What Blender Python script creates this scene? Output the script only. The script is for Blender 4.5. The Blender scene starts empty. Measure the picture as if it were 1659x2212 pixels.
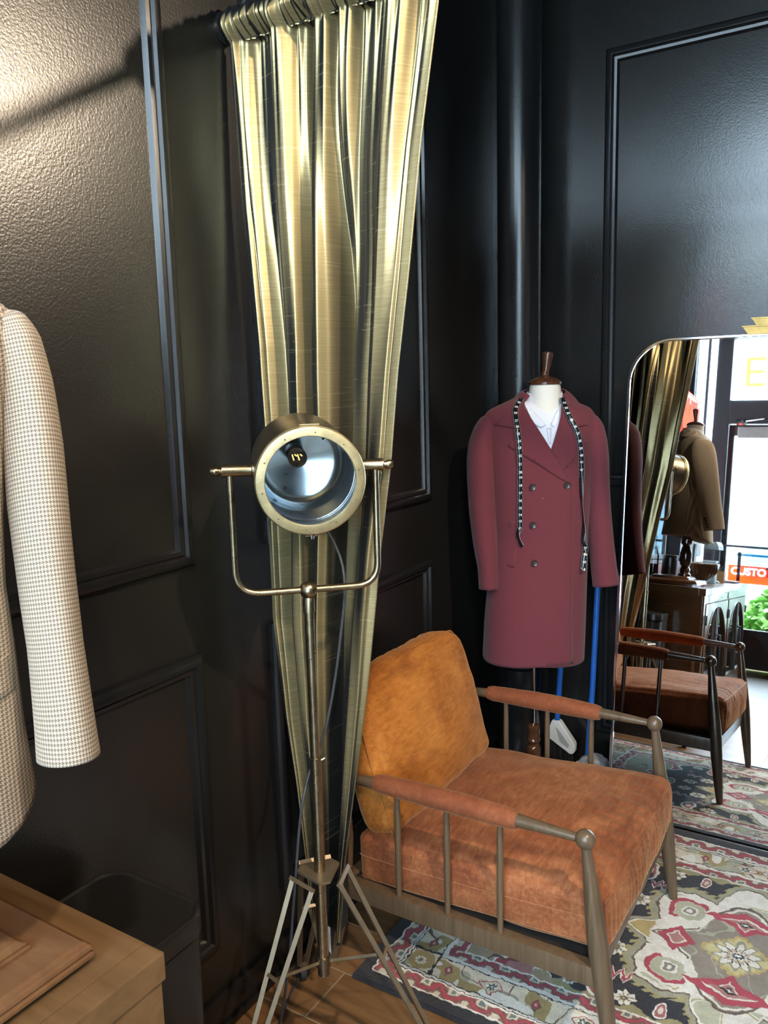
import bpy, bmesh, math, random
import numpy as np
from mathutils import Vector, Matrix, noise
random.seed(7); rng = np.random.default_rng(7)
PI = math.pi
SC = bpy.context.scene
COL = SC.collection
V = Vector

# ------------------------------------------------------------------ scene graph helpers
def offset_of(o):
    v = V((0, 0, 0))
    while o is not None:
        v += o.location; o = o.parent
    return v

def tag(o, label=None, cat=None, group=None, kind=None):
    if label: o['label'] = label
    if cat: o['category'] = cat
    if group: o['group'] = group
    if kind: o['kind'] = kind
    return o

def thing(name, label, cat, loc, group=None):
    o = bpy.data.objects.new(name, None); COL.objects.link(o)
    o.location = loc; o.empty_display_size = .1
    return tag(o, label, cat, group)

def link_mesh(name, me, mats, parent=None):
    if not isinstance(mats, (list, tuple)): mats = [mats]
    for m in mats: me.materials.append(m)
    o = bpy.data.objects.new(name, me); COL.objects.link(o)
    if parent is not None:
        off = offset_of(parent)
        me.transform(Matrix.Translation(-off))
        o.parent = parent
    return o

def obj(name, bm, mats, parent=None, smooth=None, weld=False):
    """bm built in world coordinates -> ONE mesh object; smooth = angle in degrees or None"""
    if weld: bmesh.ops.remove_doubles(bm, verts=bm.verts, dist=1e-5)
    bmesh.ops.recalc_face_normals(bm, faces=bm.faces)
    if smooth is not None:
        for f in bm.faces: f.smooth = True
        lim = math.radians(smooth)
        for e in bm.edges:
            if len(e.link_faces) == 2 and e.calc_face_angle(0) > lim: e.smooth = False
    me = bpy.data.meshes.new(name); bm.to_mesh(me); bm.free()
    return link_mesh(name, me, mats, parent)

def grid_mesh(name, P, mats, parent=None, uv=None, closed_u=False, flip=False, keep=None, colors=None):
    """P: (nv, nu, 3) array of points -> quad sheet, optional uv (nv,nu,2)"""
    P = np.asarray(P, float); nv, nu = P.shape[:2]
    ju = np.arange(nu if closed_u else nu - 1); jv = np.arange(nv - 1)
    A, B = np.meshgrid(jv, ju, indexing='ij')
    B2 = (B + 1) % nu
    q = np.stack([A * nu + B, A * nu + B2, (A + 1) * nu + B2, (A + 1) * nu + B], -1).reshape(-1, 4)
    if flip: q = q[:, ::-1]
    if keep is not None: q = q[keep(A.reshape(-1), B.reshape(-1))]
    me = bpy.data.meshes.new(name)
    me.from_pydata(P.reshape(-1, 3).tolist(), [], q.tolist())
    me.polygons.foreach_set('use_smooth', np.ones(len(me.polygons), bool))
    if uv is not None:
        U = np.asarray(uv, float).reshape(-1, 2)
        idx = np.empty(len(me.loops), np.int32); me.loops.foreach_get('vertex_index', idx)
        l = me.uv_layers.new(name='UVMap'); l.data.foreach_set('uv', U[idx].reshape(-1))
    if colors is not None:
        a = me.color_attributes.new('pattern', 'FLOAT_COLOR', 'POINT')
        c = np.ones((nv * nu, 4)); c[:, :3] = np.asarray(colors).reshape(-1, 3)
        a.data.foreach_set('color', c.reshape(-1))
    me.update()
    return link_mesh(name, me, mats, parent)

def solid(o, t, off=-1.0):
    m = o.modifiers.new('thickness', 'SOLIDIFY'); m.thickness = t; m.offset = off
    return o

# ------------------------------------------------------------------ bmesh shape helpers
def B(): return bmesh.new()

def box(bm, lo, hi, bev=0.0, mat=0, rot=None, seg=2):
    lo, hi = V(lo), V(hi); c = (lo + hi) / 2; s = hi - lo
    M = Matrix.Translation(c)
    if rot is not None: M = M @ rot.to_4x4()
    r = bmesh.ops.create_cube(bm, size=1, matrix=M @ Matrix.Diagonal((*s, 1)))
    vs = r['verts']; fs = {f for v in vs for f in v.link_faces}
    for f in fs: f.material_index = mat
    if bev > 0:
        es = list({e for v in vs for e in v.link_edges})
        bmesh.ops.bevel(bm, geom=es, offset=bev, segments=seg, affect='EDGES', profile=.7)
    return bm

def frame_for(d):
    d = d.normalized(); u = V((0, 0, 1)) if abs(d.z) < .95 else V((1, 0, 0))
    x = d.cross(u).normalized(); y = x.cross(d).normalized()
    return x, y

def tube(bm, pts, rad, n=16, caps=True, mat=0, squash=None, up=None):
    """swept tube; rad float or list; squash=(a,b) multiplies the two cross axes"""
    pts = [V(p) for p in pts]; m = len(pts)
    if not isinstance(rad, (list, tuple)): rad = [rad] * m
    rings = []; px = None
    for i, p in enumerate(pts):
        d = (pts[min(i + 1, m - 1)] - pts[max(i - 1, 0)]).normalized()
        if px is None:
            if up is not None: y = (V(up) - d * d.dot(V(up))).normalized(); x = y.cross(d); y = d.cross(x)
            else: x, y = frame_for(d); y = d.cross(x)
        else:
            x = (px - d * d.dot(px)).normalized(); y = d.cross(x)
        px = x
        r = rad[i]
        ra, rb = (r if isinstance(r, tuple) else (r, r))
        if squash: ra *= squash[0]; rb *= squash[1]
        rings.append([bm.verts.new(p + x * (ra * math.cos(2 * PI * k / n)) + y * (rb * math.sin(2 * PI * k / n))) for k in range(n)])
    for i in range(m - 1):
        for k in range(n):
            f = bm.faces.new((rings[i][k], rings[i][(k + 1) % n], rings[i + 1][(k + 1) % n], rings[i + 1][k])); f.material_index = mat
    if caps:
        for r in (rings[0], rings[-1]):
            if (r[0].co - r[n // 2].co).length > 1e-6:
                f = bm.faces.new(r); f.material_index = mat
    return bm

def lathe(bm, prof, origin, axis=(0, 0, 1), n=32, mat=0, caps=True):
    """prof: list of (radius, height along axis)"""
    o = V(origin); d = V(axis).normalized(); x, y = frame_for(d); rings = []
    for r, h in prof:
        r = max(r, 1e-5)
        rings.append([bm.verts.new(o + d * h + x * (r * math.cos(2 * PI * k / n)) + y * (r * math.sin(2 * PI * k / n))) for k in range(n)])
    for a, b in zip(rings, rings[1:]):
        for k in range(n):
            f = bm.faces.new((a[k], a[(k + 1) % n], b[(k + 1) % n], b[k])); f.material_index = mat
    for r, (rr, h) in ((rings[0], prof[0]), (rings[-1], prof[-1])):
        if rr > 1e-4 and caps: f = bm.faces.new(r); f.material_index = mat
    return bm

def ball(bm, c, r, n=20, scale=(1, 1, 1)):
    bmesh.ops.create_uvsphere(bm, u_segments=n, v_segments=n // 2 + 2, radius=r, matrix=Matrix.Translation(V(c)) @ Matrix.Diagonal((*scale, 1)))
    return bm

def arc(p0, p1, p2, r, n=8):
    """points rounding the corner p1 between p0 and p2"""
    p0, p1, p2 = V(p0), V(p1), V(p2); a = (p0 - p1).normalized(); b = (p2 - p1).normalized()
    s = p1 + a * r; e = p1 + b * r; out = []
    for i in range(n + 1):
        t = i / n; out.append((1 - t) ** 2 * s + 2 * t * (1 - t) * p1 + t * t * e)
    return out

def smooth_path(pts, n=8):
    """Catmull-Rom through pts"""
    P = [V(p) for p in pts]; P = [P[0] * 2 - P[1]] + P + [P[-1] * 2 - P[-2]]; out = []
    for i in range(1, len(P) - 2):
        for k in range(n):
            t = k / n
            out.append(.5 * ((2 * P[i]) + (-P[i - 1] + P[i + 1]) * t + (2 * P[i - 1] - 5 * P[i] + 4 * P[i + 1] - P[i + 2]) * t * t + (-P[i - 1] + 3 * P[i] - 3 * P[i + 1] + P[i + 2]) * t ** 3))
    out.append(P[-2]); return out

def prism(bm, poly, mapf, h0, h1, mat=0):
    """closed polygon [(a,b)] extruded between h0 and h1; mapf(a,b,h)->xyz"""
    a = [bm.verts.new(mapf(x, y, h0)) for x, y in poly]; b = [bm.verts.new(mapf(x, y, h1)) for x, y in poly]
    n = len(poly)
    for f in (bm.faces.new(a), bm.faces.new(b[::-1])): f.material_index = mat
    for k in range(n):
        f = bm.faces.new((a[k], a[(k + 1) % n], b[(k + 1) % n], b[k])); f.material_index = mat
    return bm

def rrect(x0, x1, y0, y1, r, n=8):
    out = []
    for cx, cy, a in ((x1 - r, y1 - r, 0), (x0 + r, y1 - r, 90), (x0 + r, y0 + r, 180), (x1 - r, y0 + r, 270)):
        for k in range(n + 1):
            t = math.radians(a + 90 * k / n); out.append((cx + r * math.cos(t), cy + r * math.sin(t)))
    return out

# ------------------------------------------------------------------ materials
def new_mat(name):
    m = bpy.data.materials.new(name); m.use_nodes = True
    nt = m.node_tree; return m, nt, nt.nodes['Principled BSDF']

def N(nt, typ, **kw):
    n = nt.nodes.new(typ)
    for k, v in kw.items():
        if hasattr(n, k): setattr(n, k, v)
        else: n.inputs[k].default_value = v
    return n

def setp(b, **kw):
    names = dict(col='Base Color', rough='Roughness', metal='Metallic', spec='Specular IOR Level', sheen='Sheen Weight', sheen_rough='Sheen Roughness', sheen_tint='Sheen Tint', coat='Coat Weight', coat_rough='Coat Roughness', trans='Transmission Weight', ior='IOR', emit='Emission Color', estr='Emission Strength', aniso='Anisotropic', sub='Subsurface Weight')
    for k, v in kw.items():
        if isinstance(v, (tuple, list)) and len(v) == 3: v = (*v, 1)
        b.inputs[names[k]].default_value = v

def math_node(nt, op, a, b=None, c=None):
    n = nt.nodes.new('ShaderNodeMath'); n.operation = op
    for i, x in enumerate((a, b, c)):
        if x is None: continue
        if isinstance(x, (int, float)): n.inputs[i].default_value = x
        else: nt.links.new(x, n.inputs[i])
    return n.outputs[0]

def mixc(nt, fac, a, b):
    n = nt.nodes.new('ShaderNodeMix'); n.data_type = 'RGBA'
    for i, x in ((0, fac), (6, a), (7, b)):
        if isinstance(x, (int, float)): n.inputs[i].default_value = x
        elif isinstance(x, tuple): n.inputs[i].default_value = (*x, 1) if len(x) == 3 else x
        else: nt.links.new(x, n.inputs[i])
    return n.outputs[2]

def ramp(nt, fac, stops):
    n = nt.nodes.new('ShaderNodeValToRGB'); e = n.color_ramp.elements
    while len(e) < len(stops): e.new(.5)
    for s, (p, c) in zip(e, stops): s.position = p; s.color = (*c, 1) if len(c) == 3 else c
    nt.links.new(fac, n.inputs[0]); return n.outputs[0]

def coords(nt, which='Object', scale=(1, 1, 1)):
    t = nt.nodes.new('ShaderNodeTexCoord'); m = nt.nodes.new('ShaderNodeMapping'); m.inputs['Scale'].default_value = scale
    nt.links.new(t.outputs[which], m.inputs[0]); return m.outputs[0]

def noise_tex(nt, vec, scale, detail=3, rough=.5, dist=0):
    n = nt.nodes.new('ShaderNodeTexNoise'); n.inputs['Scale'].default_value = scale; n.inputs['Detail'].default_value = detail
    n.inputs['Roughness'].default_value = rough; n.inputs['Distortion'].default_value = dist
    nt.links.new(vec, n.inputs['Vector']); return n.outputs['Fac']

def bump(nt, b, h, strength, dist=.01):
    n = nt.nodes.new('ShaderNodeBump'); n.inputs['Strength'].default_value = strength; n.inputs['Distance'].default_value = dist
    nt.links.new(h, n.inputs['Height']); nt.links.new(n.outputs[0], b.inputs['Normal']); return n

def plain(name, col, rough=.5, metal=0., **kw):
    m, nt, b = new_mat(name)
    vec = coords(nt); f = noise_tex(nt, vec, kw.pop('nscale', 30), 3)
    amt = kw.pop('vary', .12); bs = kw.pop('bump', 0)
    lo = tuple(c * (1 - amt) for c in col); hi = tuple(min(1, c * (1 + amt)) for c in col)
    nt.links.new(mixc(nt, f, lo, hi), b.inputs['Base Color'])
    setp(b, rough=rough, metal=metal, **kw)
    if bs: bump(nt, b, f, bs, .003)
    return m

def wood(name, dark, light, rough=.4, axis_scale=(40, 40, 3), bumpy=.08, **kw):
    m, nt, b = new_mat(name)
    vec = coords(nt, 'Object', axis_scale)
    f = noise_tex(nt, vec, 1.0, 5, .6, .6)
    g = noise_tex(nt, coords(nt), 6, 2)
    f2 = math_node(nt, 'MULTIPLY_ADD', f, .8, math_node(nt, 'MULTIPLY', g, .2))
    nt.links.new(ramp(nt, f2, [(.3, dark), (.7, light)]), b.inputs['Base Color'])
    setp(b, rough=rough, **kw); bump(nt, b, f, bumpy, .002)
    return m

M = {}
def black_wall(name, col, r0=.185, bs=.07):
    m, nt, b = new_mat(name); vec = coords(nt)
    a = noise_tex(nt, vec, 190, 2, .5); c = noise_tex(nt, vec, 90, 2, .5); d = noise_tex(nt, vec, 3, 2)
    h = math_node(nt, 'ADD', a, math_node(nt, 'MULTIPLY', c, .5))
    nt.links.new(mixc(nt, d, tuple(x * .9 for x in col), tuple(x * 1.1 for x in col)), b.inputs['Base Color'])
    nt.links.new(math_node(nt, 'MULTIPLY_ADD', d, .05, r0), b.inputs['Roughness'])
    setp(b, spec=.8); bump(nt, b, h, bs, .003); return m
M['wall'] = black_wall('black_satin_paint', (.013, .0125, .0125))
M['wall_panelled'] = black_wall('black_satin_paint_panelled', (.013, .0125, .012), .26, .15)
M['trim'] = plain('black_gloss_paint', (.013, .013, .014), .24, nscale=60, bump=.03)
M['ceiling'] = plain('dark_ceiling_paint', (.03, .028, .027), .7)

def brass(name, col, rough):
    m, nt, b = new_mat(name); vec = coords(nt)
    f = noise_tex(nt, vec, 18, 6, .65); g = noise_tex(nt, coords(nt, 'Object', (1, 1, 6)), 60, 3)
    nt.links.new(ramp(nt, f, [(.3, tuple(x * .62 for x in col)), (.62, col)]), b.inputs['Base Color'])
    nt.links.new(math_node(nt, 'MULTIPLY_ADD', g, .22, rough - .1), b.inputs['Roughness'])
    setp(b, metal=1.0); bump(nt, b, g, .05, .002); return m
M['brass'] = brass('antique_brass', (.46, .38, .25), .30)
M['brass_dark'] = brass('tarnished_brass', (.30, .26, .19), .36)
M['brass_ring'] = brass('worn_brass_rim', (.74, .62, .36), .5)
M['bronze'] = plain('bronze_bar', (.23, .175, .115), .42, .6, nscale=40, vary=.25)
M['reflector'] = plain('spun_aluminium', (.62, .67, .72), .2, 1.0)
M['chrome'] = plain('polished_chrome', (.78, .78, .8), .12, 1.0)
M['black_plastic'] = plain('black_plastic', (.018, .017, .017), .33)
M['black_rubber'] = plain('black_rubber', (.02, .02, .02), .6)
M['cord'] = plain('grey_cord', (.05, .055, .065), .45)
M['white_plastic'] = plain('white_plastic', (.68, .72, .74), .4)
M['grey_plastic'] = plain('grey_plastic', (.36, .38, .40), .45)
M['blue_metal'] = plain('blue_painted_metal', (.015, .10, .42), .35)
M['paper'] = plain('white_paper', (.74, .77, .85), .8)
M['gold'] = brass('gold_leaf', (.62, .42, .15), .5)

def glass(name, tint=(1, 1, 1), k=1.0):
    m = bpy.data.materials.new(name); m.use_nodes = True; nt = m.node_tree
    nt.nodes.remove(nt.nodes['Principled BSDF']); out = nt.nodes['Material Output']
    t = N(nt, 'ShaderNodeBsdfTransparent'); t.inputs[0].default_value = (*tint, 1)
    g = N(nt, 'ShaderNodeBsdfGlossy'); g.inputs['Roughness'].default_value = .02
    fr = N(nt, 'ShaderNodeFresnel'); fr.inputs[0].default_value = 1.45
    mx = N(nt, 'ShaderNodeMixShader')
    nt.links.new(math_node(nt, 'MULTIPLY', fr.outputs[0], k), mx.inputs[0]); nt.links.new(t.outputs[0], mx.inputs[1]); nt.links.new(g.outputs[0], mx.inputs[2])
    nt.links.new(mx.outputs[0], out.inputs[0]); return m
M['glass'] = glass('clear_glass', (.97, .99, .99))
M['vinyl_orange'] = glass('orange_vinyl', (.95, .22, .07)); M['vinyl_blue'] = glass('blue_vinyl', (.10, .32, .45)); M['vinyl_gold'] = glass('gold_vinyl', (.70, .62, .045 + .10)); M['vinyl_white'] = glass('frosted_vinyl', (.90, .92, .90))

def mirror_mat():
    m, nt, b = new_mat('silvered_glass'); setp(b, col=(.93, .95, .95), metal=1.0, rough=.012); return m
M['mirror'] = mirror_mat()

def velvet(name, dark, mid, light):
    m, nt, b = new_mat(name); vec = coords(nt)
    f = noise_tex(nt, vec, 5, 6, .62, .9); g = noise_tex(nt, coords(nt, 'Object', (1, 3.5, 3.5)), 26, 4, .6, .4); h = noise_tex(nt, vec, 420, 2)
    f2 = math_node(nt, 'MULTIPLY_ADD', f, .62, math_node(nt, 'MULTIPLY', g, .38))
    nt.links.new(ramp(nt, f2, [(.34, dark), (.5, mid), (.66, light)]), b.inputs['Base Color'])
    setp(b, rough=.75, spec=.2, sheen=.40, sheen_rough=.4, sheen_tint=(1, .62, .34))
    hh = math_node(nt, 'ADD', math_node(nt, 'MULTIPLY', g, .8), math_node(nt, 'MULTIPLY', h, .25)); bump(nt, b, hh, .35, .004); return m
M['velvet_back'] = velvet('amber_velvet', (.22, .066, .012), (.41, .140, .024), (.58, .23, .045))
M['velvet'] = velvet('rust_velvet', (.14, .038, .016), (.26, .084, .034), (.42, .165, .070))
M['velvet_pad'] = velvet('brick_velvet', (.15, .040, .018), (.22, .064, .027), (.30, .10, .042))
M['chair_wood'] = wood('brown_stained_wood', (.080, .052, .030), (.150, .102, .062), .30, (60, 60, 4))
M['walnut'] = wood('dark_walnut', (.045, .018, .010), (.12, .048, .022), .2, (30, 30, 5), coat=.3)
M['bronze_wood'] = wood('bronze_painted_wood', (.155, .084, .036), (.27, .155, .072), .28, (30, 3, 30), .06, coat=.4)
M['copper_wood'] = wood('coppery_brown_wood', (.165, .080, .038), (.28, .145, .072), .2, (30, 5, 30), .04, coat=.5)
M['dark_wood_frame'] = plain('dark_aluminium', (.05, .036, .040), .4)

def wool(name, col, vary=.25):
    m, nt, b = new_mat(name); vec = coords(nt)
    f = noise_tex(nt, vec, 380, 3, .7); g = noise_tex(nt, vec, 9, 3); s = noise_tex(nt, vec, 95, 1)
    c = mixc(nt, f, tuple(x * (1 - vary) for x in col), tuple(x * (1 + vary) for x in col))
    c = mixc(nt, math_node(nt, 'MULTIPLY', g, .22), c, tuple(x * .72 for x in col))
    lint = math_node(nt, 'GREATER_THAN', s, .845)
    nt.links.new(mixc(nt, math_node(nt, 'MULTIPLY', lint, .6), c, (.6, .45, .45)), b.inputs['Base Color'])
    setp(b, rough=.9, spec=.1, sheen=.12, sheen_rough=.5); bump(nt, b, f, .3, .003); return m
M['burgundy'] = wool('burgundy_wool', (.152, .037, .048))
M['shirt'] = plain('white_cotton', (.74, .76, .85), .8, nscale=200, bump=.05, vary=.04)
M['form'] = plain('cream_linen_form', (.76, .75, .70), .75, nscale=300, bump=.1, vary=.05)

def houndstooth():
    m, nt, b = new_mat('houndstooth_wool')
    t = nt.nodes.new('ShaderNodeUVMap'); sp = nt.nodes.new('ShaderNodeSeparateXYZ'); nt.links.new(t.outputs[0], sp.inputs[0])
    per = .0056
    def dark(v):  # half of the eight threads are dark
        return math_node(nt, 'LESS_THAN', math_node(nt, 'FRACT', math_node(nt, 'DIVIDE', v, per)), .5)
    u, v = sp.outputs[0], sp.outputs[1]
    tw = math_node(nt, 'LESS_THAN', math_node(nt, 'FRACT', math_node(nt, 'DIVIDE', math_node(nt, 'ADD', u, v), per / 2)), .5)
    du, dv = dark(u), dark(v)
    d = math_node(nt, 'ADD', math_node(nt, 'MULTIPLY', tw, du), math_node(nt, 'MULTIPLY', math_node(nt, 'SUBTRACT', 1, tw), dv))
    f = noise_tex(nt, coords(nt), 500, 2)
    c = mixc(nt, math_node(nt, 'MULTIPLY', d, .86), (.72, .61, .48), (.085, .066, .05))
    nt.links.new(mixc(nt, math_node(nt, 'MULTIPLY', f, .3), c, (.32, .25, .20)), b.inputs['Base Color'])
    setp(b, rough=.9, spec=.15, sheen=.2); bump(nt, b, f, .25, .002); return m
M['hound'] = houndstooth()

def silk():
    m, nt, b = new_mat('olive_gold_dupioni_silk')
    t = nt.nodes.new('ShaderNodeUVMap'); mp = N(nt, 'ShaderNodeMapping'); mp.inputs['Scale'].default_value = (7, 420, 1); nt.links.new(t.outputs[0], mp.inputs[0])
    slub = noise_tex(nt, mp.outputs[0], 1.0, 3, .6)
    mp2 = N(nt, 'ShaderNodeMapping'); mp2.inputs['Scale'].default_value = (5, 150, 1); nt.links.new(t.outputs[0], mp2.inputs[0])
    line = noise_tex(nt, mp2.outputs[0], 1.0, 2, .5)
    streak = math_node(nt, 'GREATER_THAN', line, .66)
    c = ramp(nt, slub, [(.3, (.38, .305, .150)), (.7, (.54, .44, .235))])
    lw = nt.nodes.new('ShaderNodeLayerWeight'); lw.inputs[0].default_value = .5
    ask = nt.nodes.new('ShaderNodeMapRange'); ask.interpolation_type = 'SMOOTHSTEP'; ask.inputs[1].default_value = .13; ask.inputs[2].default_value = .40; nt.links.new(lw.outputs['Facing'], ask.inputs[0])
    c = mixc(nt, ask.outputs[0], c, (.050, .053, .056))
    nt.links.new(mixc(nt, math_node(nt, 'MULTIPLY', streak, .30), c, (.66, .60, .36)), b.inputs['Base Color'])
    setp(b, metal=.70, rough=.40, spec=.4)
    hh = math_node(nt, 'ADD', slub, math_node(nt, 'MULTIPLY', streak, .7)); bump(nt, b, hh, .06, .002); return m
M['silk'] = silk()

def floor_mat():
    m, nt, b = new_mat('wood_look_tile')
    t = nt.nodes.new('ShaderNodeTexCoord'); sp = nt.nodes.new('ShaderNodeSeparateXYZ'); nt.links.new(t.outputs['Object'], sp.inputs[0])
    x, y = sp.outputs[0], sp.outputs[1]
    W, L = .188, 1.2
    px = math_node(nt, 'DIVIDE', math_node(nt, 'SUBTRACT', x, 1.503), W); ix = math_node(nt, 'FLOOR', px); fx = math_node(nt, 'FRACT', px)
    py = math_node(nt, 'DIVIDE', math_node(nt, 'ADD', math_node(nt, 'SUBTRACT', y, 1.22), math_node(nt, 'MULTIPLY', ix, .4)), L)
    iy = math_node(nt, 'FLOOR', py); fy = math_node(nt, 'FRACT', py)
    gx = math_node(nt, 'LESS_THAN', math_node(nt, 'MINIMUM', fx, math_node(nt, 'SUBTRACT', 1, fx)), .0022 / W)
    gy = math_node(nt, 'LESS_THAN', math_node(nt, 'MINIMUM', fy, math_node(nt, 'SUBTRACT', 1, fy)), .0022 / L)
    g = math_node(nt, 'MAXIMUM', gx, gy)
    cb = nt.nodes.new('ShaderNodeCombineXYZ'); nt.links.new(ix, cb.inputs[0]); nt.links.new(iy, cb.inputs[1])
    wn = nt.nodes.new('ShaderNodeTexWhiteNoise'); nt.links.new(cb.outputs[0], wn.inputs[0])
    vec = coords(nt, 'Object', (38, 3.2, 1)); ad = nt.nodes.new('ShaderNodeVectorMath'); ad.operation = 'MULTIPLY_ADD'
    nt.links.new(wn.outputs['Color'], ad.inputs[0]); ad.inputs[1].default_value = (30, 30, 30); nt.links.new(vec, ad.inputs[2])
    f = noise_tex(nt, ad.outputs[0], 1.0, 5, .6, .7)
    f2 = math_node(nt, 'MULTIPLY_ADD', f, .75, math_node(nt, 'MULTIPLY', wn.outputs['Value'], .25))
    c = ramp(nt, f2, [(.28, (.125, .062, .027)), (.5, (.21, .112, .050)), (.72, (.29, .165, .078))])
    nt.links.new(mixc(nt, g, c, (.30, .24, .17)), b.inputs['Base Color'])
    nt.links.new(math_node(nt, 'MULTIPLY_ADD', g, .3, .33), b.inputs['Roughness'])
    h = math_node(nt, 'SUBTRACT', math_node(nt, 'MULTIPLY', f, .25), g); bump(nt, b, h, .25, .003); return m
M['floor'] = floor_mat()

def rug_mat():
    m, nt, b = new_mat('hooked_wool_pile'); a = nt.nodes.new('ShaderNodeAttribute'); a.attribute_name = 'pattern'
    vec = coords(nt); f = noise_tex(nt, vec, 330, 2); g = noise_tex(nt, vec, 14, 3)
    c = mixc(nt, math_node(nt, 'MULTIPLY', f, .16), a.outputs['Color'], (.12, .10, .09))
    nt.links.new(c, b.inputs['Base Color']); setp(b, rough=.95, spec=.1, sheen=.25)
    bump(nt, b, math_node(nt, 'ADD', f, math_node(nt, 'MULTIPLY', g, .4)), .6, .006); return m
M['rug'] = rug_mat()

def emitter(name, col, s):
    m, nt, b = new_mat(name); setp(b, col=(0, 0, 0), emit=col, estr=s); return m
M['neon'] = emitter('red_neon', (1.0, .05, .03), 5)
M['led'] = emitter('amber_led_filament', (1.0, .72, .25), .9)
# ================================================================== THE ROOM
XW, YW, XF, YB, ZC = 3.13, 1.39, -2.05, -4.2, 4.1     # mirror wall, panelled wall, shopfront, far wall, ceiling
bm = B(); box(bm, (XF - .15, YB - .1, -.08), (XW + .1, YW + .1, 0)); tag(obj('floor', bm, M['floor']), 'brown wood-look tile floor of the shop', 'floor', kind='structure')
bm = B(); box(bm, (XF - .15, YB - .1, ZC), (XW + .1, YW + .1, ZC + .1)); tag(obj('ceiling', bm, M['ceiling']), 'dark shop ceiling', 'ceiling', kind='structure')
bm = B(); box(bm, (XW, YB - .1, 0), (XW + .1, YW + .1, ZC)); tag(obj('wall_right', bm, M['wall']), 'black painted wall behind the arched mirror', 'wall', kind='structure')
bm = B(); box(bm, (XF - .15, YB - .1, 0), (XW, YB, ZC)); tag(obj('wall_back', bm, M['wall']), 'far black wall of the shop', 'wall', kind='structure')
# wall_left with the side window opening x -1.95..0.30, z 0.96..3.5
WX0, WX1, WZ0, WZ1 = -2.2, .30, .96, 3.75
bm = B()
for lo, hi in (((WX1, YW, 0), (XW, YW + .12, ZC)), ((XF - .15, YW, 0), (WX1, YW + .12, WZ0)), ((XF - .15, YW, WZ1), (WX1, YW + .12, ZC))):
    box(bm, lo, hi)
tag(obj('wall_left', bm, M['wall_panelled']), 'black panelled wall behind the brass floor lamp and the gold curtain', 'wall', kind='structure')

def baseboard(name, pts, label):
    bm = B(); (x0, y0), (x1, y1) = pts
    if abs(y0 - y1) < 1e-6: box(bm, (x0, y0 - .014, 0), (x1, y0, .098), .004); box(bm, (x0, y0 - .024, 0), (x1, y0 - .0141, .02), .004)
    else: box(bm, (x0 - .014, y0, 0), (x0, y1, .098), .004); box(bm, (x0 - .024, y0, 0), (x0 - .0141, y1, .02), .004)
    tag(obj(name, bm, M['trim']), label, 'baseboard', kind='structure')
baseboard('baseboard_left', ((XF, YW), (XW, YW)), 'black baseboard along the panelled wall')
baseboard('baseboard_right', ((XW, YB), (XW, YW - .03)), 'black baseboard under the mirror wall')

PROF = [(0, 0), (0, .012), (.006, .019), (.014, .022), (.024, .021), (.0285, .011), (.032, .013), (.041, .011), (.045, .004), (.048, 0)]
ntrim = [0]
def panel(mapf, a0, a1, z0, z1, label):
    """mitred picture-frame moulding; mapf(a, z, h)"""
    bm = B(); loops = []
    for d, h in PROF:
        loops.append([bm.verts.new(mapf(a, z, h)) for a, z in ((a0 + d, z0 + d), (a1 - d, z0 + d), (a1 - d, z1 - d), (a0 + d, z1 - d))])
    for p, q in zip(loops, loops[1:]):
        for k in range(4): bm.faces.new((p[k], p[(k + 1) % 4], q[(k + 1) % 4], q[k]))
    ntrim[0] += 1
    tag(obj('trim_%d' % ntrim[0], bm, M['trim'], smooth=28), label, 'panel moulding', kind='structure')
wl = lambda a, z, h: (a, YW - h, z)
wr = lambda a, z, h: (XW - h, a, z)
panel(wl, .40, 1.362, 1.242, 3.15, 'tall wall panel moulding beside the houndstooth jacket')
panel(wl, .40, 1.366, .236, 1.022, 'low wall panel moulding above the black bin')
panel(wl, 1.633, 2.547, 1.245, 3.15, 'tall wall panel moulding behind the gold curtain')
panel(wl, 1.633, 2.545, .236, 1.026, 'low wall panel moulding behind the orange armchair')
panel(wr, -.32, .937, 1.248, 2.838, 'tall wall panel moulding above the mirror')
panel(wr, -.32, .937, .230, 1.0, 'low wall panel moulding behind the mirror')

# ---------------------------------------------------------------- shopfront wall, door and windows (seen in the mirror)
FR = M['dark_wood_frame']
DY0, DY1 = .16, 1.25      # door opening in y
bm = B()
for lo, hi in (((XF - .12, DY1, 0), (XF, YW, ZC)), ((XF - .12, DY0 - .13, 0), (XF, DY0, ZC)), ((XF - .12, DY0, 2.28), (XF, DY1, 2.50)), ((XF - .12, YB, 3.10), (XF, YW - .1, 3.22)),
               ((XF - .12, YB, 3.86), (XF, YW - .1, ZC)), ((XF - .12, YB, 0), (XF, DY0 - .13, .42)), ((XF - .12, YB, 0), (XF, -1.9, ZC)), ((XF - .12, YB, 2.34), (XF, DY0 - .13, 2.46))):
    box(bm, lo, hi, .006)
tag(obj('wall_front', bm, FR), 'dark framed shopfront wall reflected in the mirror', 'wall', kind='structure')
def pane(y0, y1, z0, z1, n, label):
    bm = B(); box(bm, (XF - .075, y0, z0), (XF - .065, y1, z1)); tag(obj('window_%d' % n, bm, M['glass']), label, 'window', kind='structure')
pane(DY0, DY1, 2.50, 3.10, 1, 'transom window above the shop door')
pane(DY0, DY1, 3.22, 3.86, 2, 'upper window above the transom')
pane(-1.9, DY0 - .13, .42, 2.34, 3, 'shop window beside the door'); pane(-1.9, DY0 - .13, 2.46, 3.10, 4, 'transom beside the door transom')
pane(-1.9, DY0 - .13, 3.22, 3.86, 5, 'upper window beside the door')
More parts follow.
